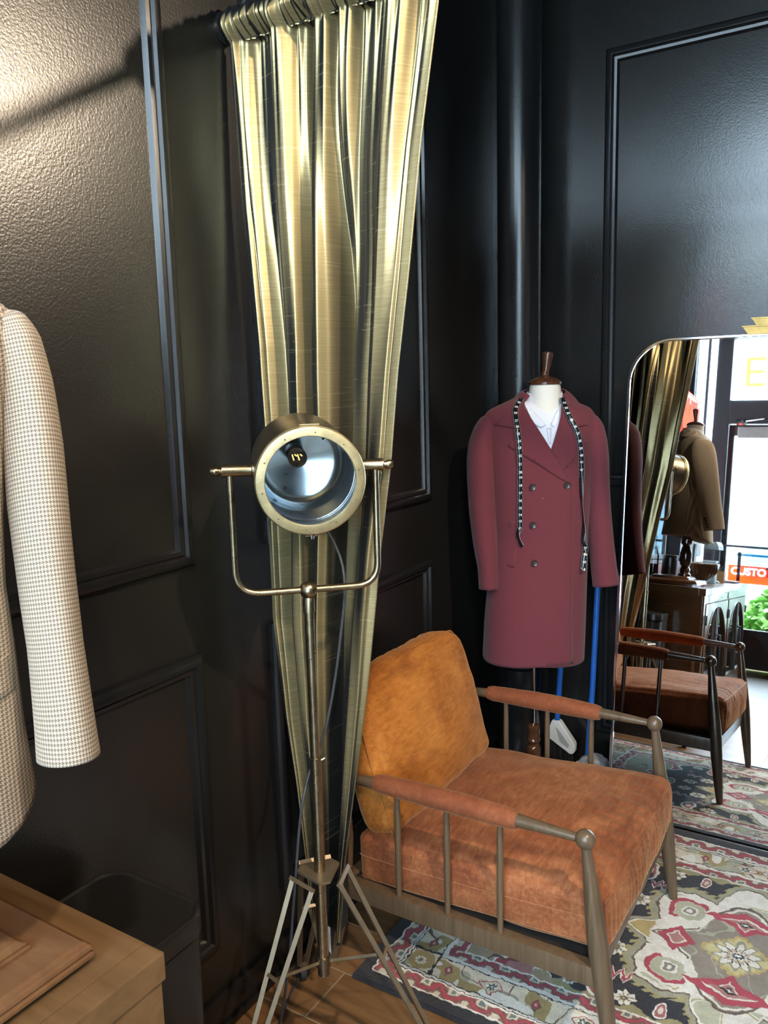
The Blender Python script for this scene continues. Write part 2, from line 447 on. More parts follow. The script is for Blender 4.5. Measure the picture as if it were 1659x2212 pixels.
# door leaf
dr = tag(thing('door_1', 'glazed shop door with a push bar and a closer, reflected in the mirror', 'door', (XF - .06, DY1, 0)), kind='structure')
bm = B(); S0 = .055
for lo, hi in (((XF - .085, DY1 - S0, .01), (XF - .035, DY1 - .005, 2.27)), ((XF - .085, DY0 + .005, .01), (XF - .035, DY0 + S0, 2.27)), ((XF - .085, DY0 + S0, 2.17), (XF - .035, DY1 - S0, 2.27)), ((XF - .085, DY0 + S0, .01), (XF - .035, DY1 - S0, .37))):
    box(bm, lo, hi, .004)
obj('door_frame', bm, FR, dr)
bm = B(); box(bm, (XF - .064, DY0 + S0, .37), (XF - .056, DY1 - S0, 2.17)); obj('door_glass', bm, M['glass'], dr)
bm = B(); tube(bm, [(XF + .02, DY1 - .06, 1.13), (XF + .02, DY0 + .06, 1.13)], .011); tube(bm, [(XF - .04, DY1 - .03, 1.13), (XF + .02, DY1 - .06, 1.13)], .009); tube(bm, [(XF - .04, DY0 + .03, 1.13), (XF + .02, DY0 + .06, 1.13)], .009); obj('push_bar', bm, M['dark_wood_frame'], dr, 40)
cl = None
bm = B(); box(bm, (XF - .034, .78, 2.14), (XF + .03, 1.16, 2.245), .01); cl = obj('door_closer', bm, plain('closer_enamel', (.42, .36, .33), .4), dr)
bm = B(); tube(bm, [(XF + .035, 1.12, 2.29), (XF + .13, .93, 2.30), (XF + .035, .70, 2.31)], .009, 10); box(bm, (XF + .0, 1.08, 2.255), (XF + .06, 1.17, 2.31), .008); obj('closer_arm', bm, M['chrome'], cl, 40)

def text_bm(body, size, mapf, depth, bold=0.0):
    cu = bpy.data.curves.new('lettering', 'FONT'); cu.body = body; cu.size = size; cu.extrude = depth; cu.offset = bold; cu.resolution_u = 4
    o = bpy.data.objects.new('lettering', cu); COL.objects.link(o); bpy.context.view_layer.update()
    me = o.evaluated_get(bpy.context.evaluated_depsgraph_get()).to_mesh(); bm = bmesh.new(); bm.from_mesh(me)
    bpy.data.objects.remove(o); bpy.data.curves.remove(cu)
    for v in bm.verts: v.co = V(mapf(*v.co))
    return bm
goldl = M['vinyl_gold']
t = obj('window_lettering', text_bm('ED', .42, lambda x, y, z: (XF - .083 - z, 1.175 - x * 1.06, 2.64 + y * .98), .004), goldl)
tag(t, 'gold letters ED on the glass above the shop door, reflected in the mirror', 'lettering')
sg = thing('shop_sign', 'orange-red sign with white lettering low behind the door glass', 'sign', (XF - .20, .75, .0))
bm = B(); box(bm, (XF - .215, .34, .785), (XF - .2, 1.19, .955)); brd = obj('sign_board', bm, M['vinyl_orange'], sg)
cut = obj('cutter', text_bm('CUSTOM SU', .095, lambda x, y, z: (XF - .2075 + z, 1.165 - x * .98, .868 + y), .02, .0035), M['paper'])
md = brd.modifiers.new('letters', 'BOOLEAN'); md.operation = 'DIFFERENCE'; md.object = cut; md.solver = 'EXACT'
off_ = offset_of(brd); cut.location = (0, 0, 0); bpy.context.view_layer.update()
me2 = bpy.data.meshes.new_from_object(brd.evaluated_get(bpy.context.evaluated_depsgraph_get())); brd.modifiers.clear(); brd.data = me2; bpy.data.objects.remove(cut)
bm = B(); box(bm, (XF - .215, .34, .956), (XF - .2, 1.19, 1.085), .003); obj('upper_board', bm, M['vinyl_white'], sg)
bm = B(); box(bm, (XF - .198, .55, 1.045), (XF - .1965, 1.12, 1.066)); box(bm, (XF - .198, .60, .93), (XF - .1965, .86, .95)); box(bm, (XF - .198, .34, .79), (XF - .1965, .82, .865)); obj('blue_stripes', bm, M['vinyl_blue'], sg)
for y in (.42, 1.10): obj('sign_post', box(B(), (XF - .235, y - .015, -.05), (XF - .217, y + .015, 1.08)), FR, sg)
# side window in the panelled wall: frame with mullions, pane, neon sign
wf = tag(thing('window_9', 'side window above the sideboard, reflected in the mirror', 'window', (WX0, YW, WZ0)), kind='structure')
bm = B()
for x in (WX0 + .015, -.80, WX1 - .015): box(bm, (x - .015, YW + .080, WZ0), (x + .015, YW + .110, WZ1), .004)
for z in (WZ0 + .02, WZ1 - .02, 3.16): box(bm, (WX0, YW + .078, z - .02), (WX1, YW + .112, z + .02), .004)
obj('window_frame', bm, FR, wf)
bm = B(); box(bm, (WX0 + .03, YW + .094, WZ0), (WX1, YW + .098, WZ1)); obj('window_pane', bm, M['glass'], wf)
bm = B(); box(bm, (WX0, YW - .02, WZ0 - .03), (WX1, YW + .11, WZ0), .006); obj('window_sill', bm, M['trim'], wf)
ne = thing('neon_sign', 'red glowing neon sign hanging in the side window behind the jacket form', 'neon sign', (-.95, YW - .05, 2.25))
bm = B(); z0, z1 = 1.90, 2.26; pts = []
for k in range(9): pts.append((-.50 - .075 * k, YW - .045, z1 if k % 2 == 0 else z0))
tube(bm, pts, .009, 8); tube(bm, [(-.46, YW - .045, z1 + .05), (-1.14, YW - .045, z1 + .05)], .007, 8); tube(bm, [(-.46, YW - .045, z0 - .05), (-1.14, YW - .045, z0 - .05)], .007, 8)
obj('neon_tube', bm, M['neon'], ne, 50)
bm = B(); box(bm, (-1.16, YW - .022, z0 - .08), (-.44, YW - .016, z1 + .08), .002); obj('backing_panel', bm, plain('clear_red_backing', (.10, .012, .012), .3), ne)
bm = B()
for x in (-.55, -1.05): tube(bm, [(x, YW - .019, z1 + .08), (x, YW - .019, WZ1 - .01)], .0025, 6)
obj('hanging_wire', bm, M['black_plastic'], ne)

# ---------------------------------------------------------------- outside the shopfront
bm = B(); box(bm, (-60, -45, -.25), (XF - .16, 60, -.06)); box(bm, (XF - .159, YW + .13, -.25), (14, 60, -.06))
tag(obj('ground', bm, plain('pale_concrete', (.50, .49, .46), .9, nscale=3)), 'pale pavement outside the shop', 'ground', kind='structure')
bm = B(); box(bm, (-26, -30, -.05), (-18, 22, 4.6)); box(bm, (-17.9, -30, 2.6), (-17.3, 22, 3.0), .03)
for k in range(14):
    y = -28 + k * 3.6; box(bm, (-17.95, y, .6), (-17.85, y + 2.2, 2.3), mat=1)
tag(obj('building', bm, [plain('pale_stucco', (.52, .55, .58), .9, nscale=2), plain('blue_shop_glass', (.10, .20, .27), .15)]), 'low pale building across the street with blue shop windows', 'building')
bm = B(); box(bm, (-12, 16, -.05), (10, 24, 3.4)); tag(obj('building', bm, plain('pale_green_stucco', (.46, .56, .54), .8, nscale=2)), 'pale green building beyond the side window', 'building')
def shrub(c, r, n, label):
    t = thing('shrub', label, 'shrub', (c[0], c[1], -.06))
    bm = B()
    for k in range(n):
        d = V(rng.normal(size=3)).normalized(); p = V(c) + V((d.x * r[0], d.y * r[1], abs(d.z) * r[2])) * (.75 + .3 * rng.random())
        q = V(rng.normal(size=3)).normalized(); s = .045 + .03 * rng.random(); a, b2 = frame_for(q)
        vs = [bm.verts.new(p + a * s), bm.verts.new(p + b2 * s * .55), bm.verts.new(p - a * s), bm.verts.new(p - b2 * s * .55)]; bm.faces.new(vs)
    obj('foliage', bm, plain('fresh_green_leaf', (.12, .30, .045), .5, vary=.5, nscale=5), t)
    bm = B()
    for k in range(7):
        a = k * .9; tube(bm, [(c[0] + .05 * math.cos(a), c[1] + .05 * math.sin(a), -.06), (c[0] + r[0] * .6 * math.cos(a), c[1] + r[1] * .6 * math.sin(a), r[2] * .8)], .012, 6)
    obj('stem', bm, M['walnut'], t)
shrub((-3.2, .72, .0), (.42, .50, .74), 2600, 'bright green shrub outside the lower half of the door glass')

# ================================================================== PIPE in the corner
t = thing('drain_pipe', 'glossy black vertical pipe in the corner behind the burgundy overcoat', 'pipe', (2.965, 1.21, 0))
bm = B(); lathe(bm, [(.081, .42), (.081, ZC)], (2.965, 1.21, 0), n=48); obj('pipe_shaft', bm, M['trim'], t, 40)
bm = B(); lathe(bm, [(.081, .0), (.09, .0), (.09, .16), (.086, .17), (.086, .42), (.094, .43), (.096, .47), (.09, .52), (.081, .525)], (2.965, 1.21, 0), n=48); obj('pipe_coupling', bm, M['trim'], t, 40)

# ================================================================== MIRROR leaning on the wall
TH, MX = .10191, 2.9033
def mp(y, w, h=0):   # w along the leaning plane, h out of the glass towards the room
    return (MX + w * math.sin(TH) - h * math.cos(TH), y, w * math.cos(TH) + h * math.sin(TH))
Y0, Y1, WT, RM = -.203, .823, 1.808, .158
def mirror_loop(d):
    y0, y1, wt, r = Y0 + d, Y1 - d, WT - d, RM - d; pts = [(y0, .0005 + d), (y1, .0005 + d)]
    for k in range(15): a = math.radians(90 * k / 14); pts.append((y1 - r + r * math.cos(a), wt - r + r * math.sin(a)))
    for k in range(15): a = math.radians(90 + 90 * k / 14); pts.append((y0 + r + r * math.cos(a), wt - r + r * math.sin(a)))
    return pts
t = thing('leaning_mirror', 'tall rounded-corner mirror in a thin silver frame leaning on the black wall', 'mirror', (MX, .31, 0))
bm = B(); outer = mirror_loop(0); inner = mirror_loop(.0105); loops = []
for pts, h in ((outer, -.022), (outer, .006), (mirror_loop(.002), .009), (mirror_loop(.0085), .009), (inner, .006), (inner, -.002)):
    loops.append([bm.verts.new(mp(y, w, h)) for y, w in pts])
for p, q in zip(loops, loops[1:]):
    for k in range(len(p)): bm.faces.new((p[k], p[(k + 1) % len(p)], q[(k + 1) % len(p)], q[k]))
for f in bm.faces:
    if f.calc_center_median().z < .03: f.material_index = 1  # foot of the chrome frame coloured black to suppress its bright sky reflection
obj('mirror_frame', bm, [M['chrome'], M['black_rubber']], t, 30)
bm = B(); bm.faces.new([bm.verts.new(mp(y, w, 0)) for y, w in inner]); obj('mirror_glass', bm, M['mirror'], t)
bm = B(); prism(bm, mirror_loop(.003), lambda y, w, h: mp(y, w, h), -.022, -.003); obj('mirror_backing', bm, M['black_plastic'], t)
bm = B(); yc = .31
for w0, w1, hb, ht, d in ((WT - .003, WT + .026, .106, .126, .016), (WT + .0275, WT + .053, .082, .098, .013)):
    prism(bm, [(yc - hb, w0), (yc + hb, w0), (yc + ht, w1), (yc - ht, w1)], mp, -.012, d)
    prism(bm, [(yc - ht + .001, w1 - .004), (yc + ht - .001, w1 - .004), (yc + ht + .002, w1), (yc - ht - .002, w1)], mp, -.011, d + .004)
tag(obj('mirror_crest', bm, M['gold'], t), 'gold stepped crest ornament')
# ================================================================== CURTAIN on a rod that stands out from the wall
RX, RZ = 1.576, 2.498
rod = thing('curtain_rod', 'dark metal rod with a round wall flange carrying the gold curtain', 'curtain rod', (RX, YW, RZ))
bm = B(); tube(bm, [(RX, YW - .004, RZ), (RX, -1.60, RZ)], .0135, 20); obj('rod_tube', bm, M['black_plastic'], rod, 40)
bm = B(); lathe(bm, [(.036, 0), (.036, .006), (.030, .010), (.022, .012), (.022, .034), (.018, .036)], (RX, YW, RZ), (0, -1, 0), 32); obj('wall_flange', bm, M['trim'], rod, 35)
bm = B(); tube(bm, [(RX, -1.6, RZ), (RX, -1.6, ZC)], .009, 12); lathe(bm, [(.03, 0), (.03, .01), (.01, .012)], (RX, -1.6, ZC), (0, 0, -1), 24); obj('ceiling_hanger', bm, M['black_plastic'], rod, 35)

def interp(x, xs, ys): return np.interp(x, xs, ys)
zs = [.18, .426, .654, .907, 1.259, 1.478, 1.686, 1.884, 2.163, 2.421, 2.55]
yR = [1.150, 1.125, 1.087, 1.044, .993, .955, .931, .902, .867, .824, .805]
zl = [.18, .413, .607, .795, 1.057, 1.469, 1.756, 2.09, 2.42, 2.55]
yL = [1.235, 1.253, 1.274, 1.302, 1.326, 1.324, 1.335, 1.362, 1.374, 1.378]
def pchip(cx, cy):
    cx = np.array(cx, float); cy = np.array(cy, float)
    def f(x):
        x = np.asarray(x, float); i = np.clip(np.searchsorted(cx, x) - 1, 0, len(cx) - 2)
        t = np.clip((x - cx[i]) / (cx[i + 1] - cx[i]), 0, 1); t = .45 * t + .55 * t * t * (3 - 2 * t); return cy[i] * (1 - t) + cy[i + 1] * t
    return f
# big folds: position across the cloth -> how far the cloth stands out towards the shop (-) or back (+)
big = pchip([0, .035, .055, .075, .15, .25, .33, .40, .432, .48, .515, .565, .60, .615, .65, .76, .835, .93, .945, 1.0],
            [.004, .002, .016, .006, .040, -.002, -.004, .085, .006, .000, .020, .095, .098, .086, .046, .040, .002, -.002, .006, .008])
big_top = pchip([0, .06, .07, .11, .205, .24, .29, .335, .37, .39, .40, .435, .47, .50, .525, .54, .58, .61, .65, .70, .72, .77, .81, .865, .92, .93, 1.0],
                [.004, .000, .006, .032, .026, -.002, -.004, .030, .026, .060, .050, .010, .008, .004, .030, .028, .000, .000, .040, .035, .020, .015, -.005, -.006, .027, .020, .016])
nu, nv = 300, 300
S = np.linspace(0, 1, nu)
seam = 2.462
Zf = np.concatenate([np.linspace(.19, seam, 240), np.linspace(seam, RZ, 12)[1:]])
rows = []; uvs = []
ruff = sum(a * np.sin(2 * PI * (f * S + p)) for a, f, p in ((.5, 17, .1), (.35, 26, .62), (.3, 39, .3), (.3, 11, .8)))
fine = sum(a * np.sin(2 * PI * (f * S + p)) for a, f, p in ((.6, 13, .35), (.4, 19, .1), (.35, 29, .7)))
def row(z, xoff, zz=None, puff=0):
    l, r = interp(z, zl, yL), interp(z, zs, yR)
    y = l + (r - l) * S
    return np.stack([RX + xoff, y, np.full(nu, z if zz is None else zz)], -1)
for z in Zf:
    if z <= seam + 1e-6:
        t = (seam - z) / (seam - .19)              # 0 at the header seam, 1 at the hem
        drift = (.020 * math.sin(2.6 * t) + .012 * math.sin(5 * t + .6)) * np.sin(PI * S)
        A = min(1, .35 + t * 3.0) * (1 - .25 * t)
        fade = math.exp(-t * 20); wt = min(1, t / .32); wt = wt * wt * (3 - 2 * wt)
        wob = .0035 * np.sin(2 * PI * (3.1 * S + 1.7 * t)) * min(1, 3 * t) + .0008 * np.sin(2 * PI * (7.3 * S - 2.3 * t + .3)) * min(1, 2 * t)
        xo = (A * 1.25 * big(np.clip(S + drift, 0, 1)) * wt + (1 - wt) * 1.05 * big_top(S)) + .006 * fade * fine + .004 * ruff * math.exp(-t * 22) + wob - .004
    else:
        k = (z - seam) / (RZ - seam)
        xo = -.004 - .025 * math.sin(k * PI / 2) + (big_top(S) * (1 - k)) + .0085 * ruff + .010 * fine * (1 - k) * .6
    rw = row(z, xo)
    if z > seam: rw[:, 2] += .004 * ruff * (z - seam) / (RZ - seam)
    rows.append(rw); uvs.append(np.stack([S * .9, np.full(nu, z)], -1))
nf = len(rows)
for a in np.linspace(0, 180, 20)[1:]:              # over the rod and down its back to the seam
    a = math.radians(a); R_ = .029
    xo = -R_ * math.cos(a) + .0085 * ruff * math.cos(a); zz = RZ + R_ * 1.25 * math.sin(a) + .006 * ruff * (1 + math.sin(a))
    rw = row(RZ, xo); rw[:, 2] = zz; rows.append(rw); uvs.append(np.stack([S * .9, np.full(nu, RZ + a * R_)], -1))
for k in np.linspace(0, 1, 8)[1:]:
    z = RZ + (seam - RZ) * k; xo = .029 * (1 - k) + .008 * k + .004 * ruff
    rows.append(row(z, xo)); uvs.append(np.stack([S * .9, np.full(nu, RZ + .12 + .04 * k)], -1))
cur = thing('curtain', 'olive gold silk curtain gathered on a rod and drawn in towards its hem', 'curtain', (RX, 1.1, .19))
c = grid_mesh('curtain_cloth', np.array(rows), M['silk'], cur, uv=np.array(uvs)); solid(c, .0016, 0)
# turned side hem along the free edge
hem = np.array(rows)[:240]; e = hem[:, -16:, :].copy(); e[:, :, 0] -= .0028
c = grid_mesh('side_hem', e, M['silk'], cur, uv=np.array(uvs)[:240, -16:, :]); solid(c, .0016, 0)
bm = B()
y0 = 1.175
prism(bm, [(0, 0), (.035, -.006), (.037, .075), (.012, .08), (.0, .05)], lambda a, b, h: (RX - .052 + .004 * math.sin(b * 60) + h, y0 - a, .205 + b), -.0006, .0006)
tag(obj('care_label', bm, M['paper'], cur), 'white care label')

# ================================================================== FLOOR LAMP
LC = V((1.4188, 1.0861, 1.479)); LA = V((.6835, -.7299, 0)).normalized(); LN = V((-.7258, -.6797, -.1058)).normalized(); LU = LA.cross(LN); LU = LU if LU.z > 0 else -LU
px_, py_ = LC.x, LC.y
lamp = thing('floor_lamp', 'antique brass searchlight floor lamp on a tripod in front of the gold curtain', 'floor lamp', (px_, py_, 0))
# drum
bm = B(); lathe(bm, [(.02, -.127), (.084, -.127), (.096, -.121), (.105, -.107), (.1095, -.088), (.1095, .118), (.1125, .120), (.1125, .126), (.1095, .128), (.1070, .128), (.1070, -.085), (.102, -.102), (.088, -.116), (.02, -.118)], LC, LN, 72)
drum = obj('lamp_housing', bm, M['brass_dark'], lamp, 30)
bm = B(); lathe(bm, [(.1075, .1285), (.1135, .1285), (.1145, .134), (.1145, .140), (.1120, .144), (.109, .145), (.0945, .1455), (.0930, .1435), (.0930, .138), (.1075, .136), (.1075, .1285)], LC, LN, 72, caps=False)
obj('lens_rim', bm, M['brass_ring'], lamp, 30)
for k in range(10):
    a = 2 * PI * k / 10 + .2; p = LC + LN * .1452 + LA * (.1015 * math.cos(a)) + LU * (.1015 * math.sin(a)); obj('rim_screw', ball(B(), p, .0018, 8), M['brass_dark'], lamp, 60)
bm = B(); lathe(bm, [(.0945, .1385), (.0945, .1415)], LC, LN, 64); obj('lens_glass', bm, M['glass'], lamp)
bm = B(); lathe(bm, [(.1060, .134), (.1060, -.045), (.1025, -.058), (.093, -.072), (.078, -.080), (.0, -.086)], LC, LN, 64, caps=False); obj('reflector', bm, M['reflector'], lamp, 35)
for a, b2 in ((.055, .05), (-.03, -.03), (-.035, -.062)): obj('reflector_hole', lathe(B(), [(.003, 0), (.003, .006)], LC - LN * .0835 + LA * a + LU * b2, LN, 12), M['black_rubber'], lamp)
BC = LC + LA * -.012 + LU * .022
bm = B(); lathe(bm, [(.021, -.088), (.021, -.045), (.018, -.040), (.014, -.040)], BC, LN, 28); obj('bulb_socket', bm, M['black_plastic'], lamp, 35)
bm = B(); lathe(bm, [(.013, -.04), (.015, -.03), (.021, -.012), (.0215, .0), (.019, .011), (.012, .018), (.0, .021)], BC, LN, 28); bulb = obj('light_bulb', bm, M['glass'], lamp, 50)
bm = B()
for k in range(4): tube(bm, [BC + LA * (-.009 + .006 * k) + LU * .002 - LN * .03, BC + LA * (-.009 + .006 * k) + LU * (.006 if k % 2 else -.003) + LN * .006], .0016, 8)
obj('bulb_filament', bm, M['led'], bulb, 50)
bm = B(); pts = [LC + LN * .06 + LA * (.1040 * math.cos(math.radians(a))) + LU * (.1040 * math.sin(math.radians(a))) for a in range(0, 361, 6)]; tube(bm, pts, .0018, 8, caps=False); obj('lens_clip_wire', bm, M['chrome'], lamp, 60)
bm = B(); p = LC + LN * .138 + LU * .1155; tube(bm, [p - LA * .02, p + LA * .02], .0032, 10); tube(bm, [p - LA * .008 - LN * .012, p - LA * .008], .0035, 8); obj('rim_hinge', bm, M['brass'], lamp, 50)
bm = B(); p = LC + LN * .134 - LU * .1165; tube(bm, [p - LA * .014, p + LA * .014], .0035, 10); tube(bm, [p - LU * .008, p + LU * .002], .005, 10); obj('rim_latch', bm, M['chrome'], lamp, 50)
# trunnions with knobs
for s in (-1, 1):
    bm = B(); lathe(bm, [(.0, .108), (.017, .108), (.017, .112), (.0135, .114), (.0135, .172), (.0145, .174), (.0145, .178), (.008, .180), (.008, .183), (.0085, .184), (.0108, .189), (.0108, .195), (.008, .201), (.0, .2035)], LC, LA * s, 28)
    obj('pivot_knob', bm, M['brass'], lamp, 35)
# yoke
zb = 1.203; bx = lambda a, z: (px_ + LA.x * a, py_ + LA.y * a, z)
path = [bx(-.161, LC.z - .010)] + arc(bx(-.161, LC.z), bx(-.161, zb), bx(0, zb), .055, 12) + [bx(0, zb)] + arc(bx(0, zb), bx(.161, zb), bx(.161, LC.z), .055, 12) + [bx(.161, LC.z - .010)]
bm = B(); tube(bm, path, .0078, 18); obj('yoke', bm, M['brass'], lamp, 50)
bm = B(); ball(bm, (px_, py_, zb - .001), .0205, 28); lathe(bm, [(.0140, -.052), (.0140, -.028), (.013, -.022), (.0105, -.014)], (px_, py_, zb), n=28); obj('swivel_ball', bm, M['brass'], lamp, 40)
bm = B(); lathe(bm, [(.0112, .80), (.0112, zb - .05)], (px_, py_, 0), n=28); obj('upper_pole', bm, M['brass'], lamp, 40)
bm = B(); lathe(bm, [(.0136, .262), (.0136, .800), (.0112, .801)], (px_, py_, 0), n=28); tube(bm, [(px_ + .008, py_ - .010, .792), (px_ + .014, py_ - .018, .797)], .003, 8); obj('lower_pole', bm, M['brass'], lamp, 40)
# tripod
HZ = .512
bm = B(); ang = [math.radians(a) for a in (49, 169, 289)]
hub = []
for a in ang:
    for da in (-.80, .80): hub.append((px_ + .054 * math.cos(a + da), py_ + .054 * math.sin(a + da)))
prism(bm, hub, lambda x, y, h: (x, y, h), HZ - .004, HZ + .002); obj('hub_plate', bm, M['bronze'], lamp)
bm = B(); lathe(bm, [(.0136, 0), (.019, .002), (.019, .026), (.0136, .028)], (px_, py_, .262), n=28); lathe(bm, [(.0, .240), (.0145, .240), (.0145, .262)], (px_, py_, 0), n=28); obj('brace_collar', bm, M['brass_dark'], lamp, 35)
for a in ang:
    d = V((math.cos(a), math.sin(a), 0)); q = V((-d.y, d.x, 0)); c0 = V((px_, py_, 0))
    leg = None
    bm = B()
    for s in (-1, 1):
        p0 = c0 + d * .058 + q * (s * .034) + V((0, 0, HZ - .008)); p1 = c0 + d * .285 + q * (s * .010) + V((0, 0, .062))
        tube(bm, [p0, p1], .0076, 4, up=q)
    tube(bm, [c0 + d * .058 + q * -.040 + V((0, 0, HZ - .006)), c0 + d * .058 + q * .040 + V((0, 0, HZ - .006))], .0066, 4, up=(0, 0, 1))
    t_ = .42; pm = c0 + d * (.058 + .227 * t_) + V((0, 0, HZ - .008 + (.070 - HZ) * t_)); w = .034 + (.010 - .034) * t_
    tube(bm, [pm - q * w, pm + q * w], .0055, 4, up=(0, 0, 1))
    box(bm, c0 + d * .285 - V((.012, .012, -.052)), c0 + d * .285 + V((.012, .012, .066)), .002)
    leg = obj('tripod_leg', bm, M['bronze'], lamp, 40)
    bm = B(); tube(bm, [c0 + d * .016 + V((0, 0, .276)), pm + V((0, 0, -.004))], .0048, 4, up=q); tube(bm, [c0 + d * .013 - q * .006 + V((0, 0, .276)), c0 + d * .013 + q * .006 + V((0, 0, .276))], .004, 8); obj('brace', bm, M['bronze'], lamp, 40)
    f = c0 + d * .297
    bm = B(); lathe(bm, [(.021, -.009), (.0225, -.006), (.0225, .006), (.021, .009)], f + V((0, 0, .0225)), q, 28); obj('caster_wheel', bm, M['black_rubber'], leg, 40)
    bm = B()
    for s in (-1, 1): box(bm, f + q * (s * .0135) - V((.006, .006, -.016)), f + q * (s * .0135) + V((.006, .006, .054)), .002)
    box(bm, f - V((.016, .016, -.048)), f + V((.016, .016, .056)), .002); obj('caster_fork', bm, M['black_plastic'], leg, 40)
# flex cord
bm = B(); pts = smooth_path([LC - LN * .124 - LU * .05, LC - LN * .14 - LU * .12 + LA * .03, (px_ + .095, py_ - .030, 1.24), (px_ + .085, py_ - .020, 1.05), (px_ + .06, py_ + .01, .85), (px_ + .022, py_ + .030, .76), (px_ - .018, py_ + .026, .70), (px_ - .030, py_ + .034, .62), (px_ - .040, py_ + .050, .45), (px_ - .045, py_ + .075, .25), (px_ - .02, py_ + .13, .06), (px_ + .06, py_ + .19, .006), (px_ + .2, py_ + .24, .005)], 8)
obj('power_cord', bm := tube(bm, pts, .0034, 10), M['cord'], lamp, 60)

# ================================================================== ARMCHAIR
XN, XFR = 1.731, 2.470
ch = thing('armchair', 'orange velvet armchair with turned brown wood arms and ball-topped legs', 'armchair', (2.10, .86, .0))
RUGZ = .0165
def leg_front(x, foot_y, top_y):
    f = V((x, foot_y, RUGZ)); tpt = V((x, top_y, .589)); d = tpt - f; Ln = d.length
    prof = [(.0, 0), (.0115, .0), (.0135, .01), (.0185, .16 * Ln), (.0232, .34 * Ln), (.0250, .46 * Ln), (.0245, .56 * Ln), (.0215, .70 * Ln), (.0165, .84 * Ln), (.0128, .945 * Ln), (.0125, .965 * Ln)]
    r = .0238
    for k in range(1, 13):
        a = math.radians(-58 + 148 * k / 12); prof.append((r * math.cos(a), Ln + r * math.sin(a)))
    bm = B(); lathe(bm, prof, f, d, 36); return bm
for x, fy, ty in ((XN, .466, .541), (XFR, .484, .557)):
    obj('front_leg', leg_front(x, fy, ty), M['chair_wood'], ch, 40)
    ty0 = ty
    bm = B(); tube(bm, [(x, 1.285, 0), (x, 1.262, .10), (x, 1.235, .25), (x, 1.225, .40), (x, 1.232, .58), (x, 1.262, .70)], [.0125, .017, .0205, .019, .0165, .013], 24); obj('rear_leg', bm, M['chair_wood'], ch, 40)
    bm = B(); tube(bm, [(x, ty0 + .018, .588), (x, .62, .589), (x, .715, .590), (x, .91, .590), (x, 1.12, .585), (x, 1.235, .578)], [.0105, .0125, .0165, .0185, .0165, .0135], 24); arm = obj('armrest', bm, M['chair_wood'], ch, 40)
    y0 = .711 if x < 2 else .727
    bm = B(); n = 22; pts = []; rad = []
    for k in range(n + 1):
        u = k / n; y = y0 + (1.122 - y0) * u; e = min(1, min(u, 1 - u) * 14 + .86); r = (.0248 + .0042 * math.sin(PI * u)) * e
        pts.append((x, y, .589 - .002 * u + .003 * math.sin(PI * u))); rad.append(r)
    pts = [(x, y0 + .0005, .589)] + pts + [(x, 1.1225, .587)]; rad = [.0175] + rad + [.0165]
    tube(bm, pts, rad, 28)
    for v in bm.verts:
        nn_ = noise.noise(v.co * 42) * .0009; d = V((v.co.x - x, 0, v.co.z - .589)); v.co += d.normalized() * nn_
    obj('arm_pad', bm, M['velvet_pad'], arm, 60)
    bm = B(); box(bm, (x - .017, fy + .038, .222), (x + .017, 1.235, .274), .004); obj('side_rail', bm, M['chair_wood'], ch, 40)
    for y in (.757, .907, 1.056):
        bm = B(); tube(bm, [(x, y, .270), (x, y, .36), (x, y, .48), (x, y, .572)], [.0078, .0088, .0088, .0074], 18); obj('spindle', bm, M['chair_wood'], ch, 40)
bm = B(); box(bm, (XN + .015, .505, .220), (XFR - .015, .535, .272), .004); obj('front_rail', bm, M['chair_wood'], ch, 40)
bm = B(); box(bm, (XN + .015, 1.215, .220), (XFR - .015, 1.245, .272), .004); obj('rear_rail', bm, M['chair_wood'], ch, 40)
bm = B(); tube(bm, [(XN, 1.265, .70), (XFR, 1.265, .70)], .014, 20); obj('back_rail', bm, M['chair_wood'], ch, 40)
bm = B(); box(bm, (XN + .02, .53, .255), (XFR - .02, 1.22, .268)); obj('seat_webbing', bm, M['black_rubber'], ch)

def cushion_fn(h, r, crown, bottom=.3, squash=None):
    hx, hy, hz = h
    def f(p):
        x, y, z = p[0] * hx, p[1] * hy, p[2] * hz
        q = V((max(-hx + r, min(hx - r, x)), max(-hy + r, min(hy - r, y)), max(-hz + r, min(hz - r, z)))); d = V((x, y, z)) - q
        if d.length > 1e-9: d = d.normalized() * r * min(1, max(abs(d.x), abs(d.y), abs(d.z)) / r * 1.0)
        o = q + d
        bx_ = (1 - min(1, abs(p[0])) ** 2.4); by_ = (1 - min(1, abs(p[1])) ** 2.4); bz_ = (1 - min(1, abs(p[2])) ** 2)
        o.z += (crown if p[2] > 0 else -crown * bottom) * bx_ * by_ * abs(p[2])
        o.x += .012 * bz_ * by_ * p[0]; o.y += .012 * bz_ * bx_ * p[1]
        return o
    return f
def cushion(f, tf, cuts=34, wr=.004, pleat=None):
    bm = B(); bmesh.ops.create_cube(bm, size=2)
    bmesh.ops.subdivide_edges(bm, edges=list(bm.edges), cuts=cuts, use_grid_fill=True)
    for v in bm.verts:
        p = v.co.copy(); o = f(p); n = V((p.x ** 5, p.y ** 5, p.z ** 5)).normalized()
        w = noise.noise(o * 7 + V((3, 1, 2))) * wr * 1.3 + noise.noise(V((o.x * 22, o.y * 9, o.z * 22))) * wr * .45
        if pleat: w += pleat(p, o)
        v.co = V(tf(o + n * w))
    return bm
def seam_tube(f, tf, path, r=.0042, sub=30):
    pts = []
    for a, b2 in zip(path, path[1:]):
        for k in range(sub): t = k / sub; pts.append(V(a).lerp(V(b2), t))
    pts.append(V(path[-1])); bm = B(); out = []
    for p in pts:
        o = f(p); n = V((p.x ** 9, p.y ** 9, p.z ** 9)).normalized(); out.append(tf(o + n * .0028))
    tube(bm, out, r, 8); return bm
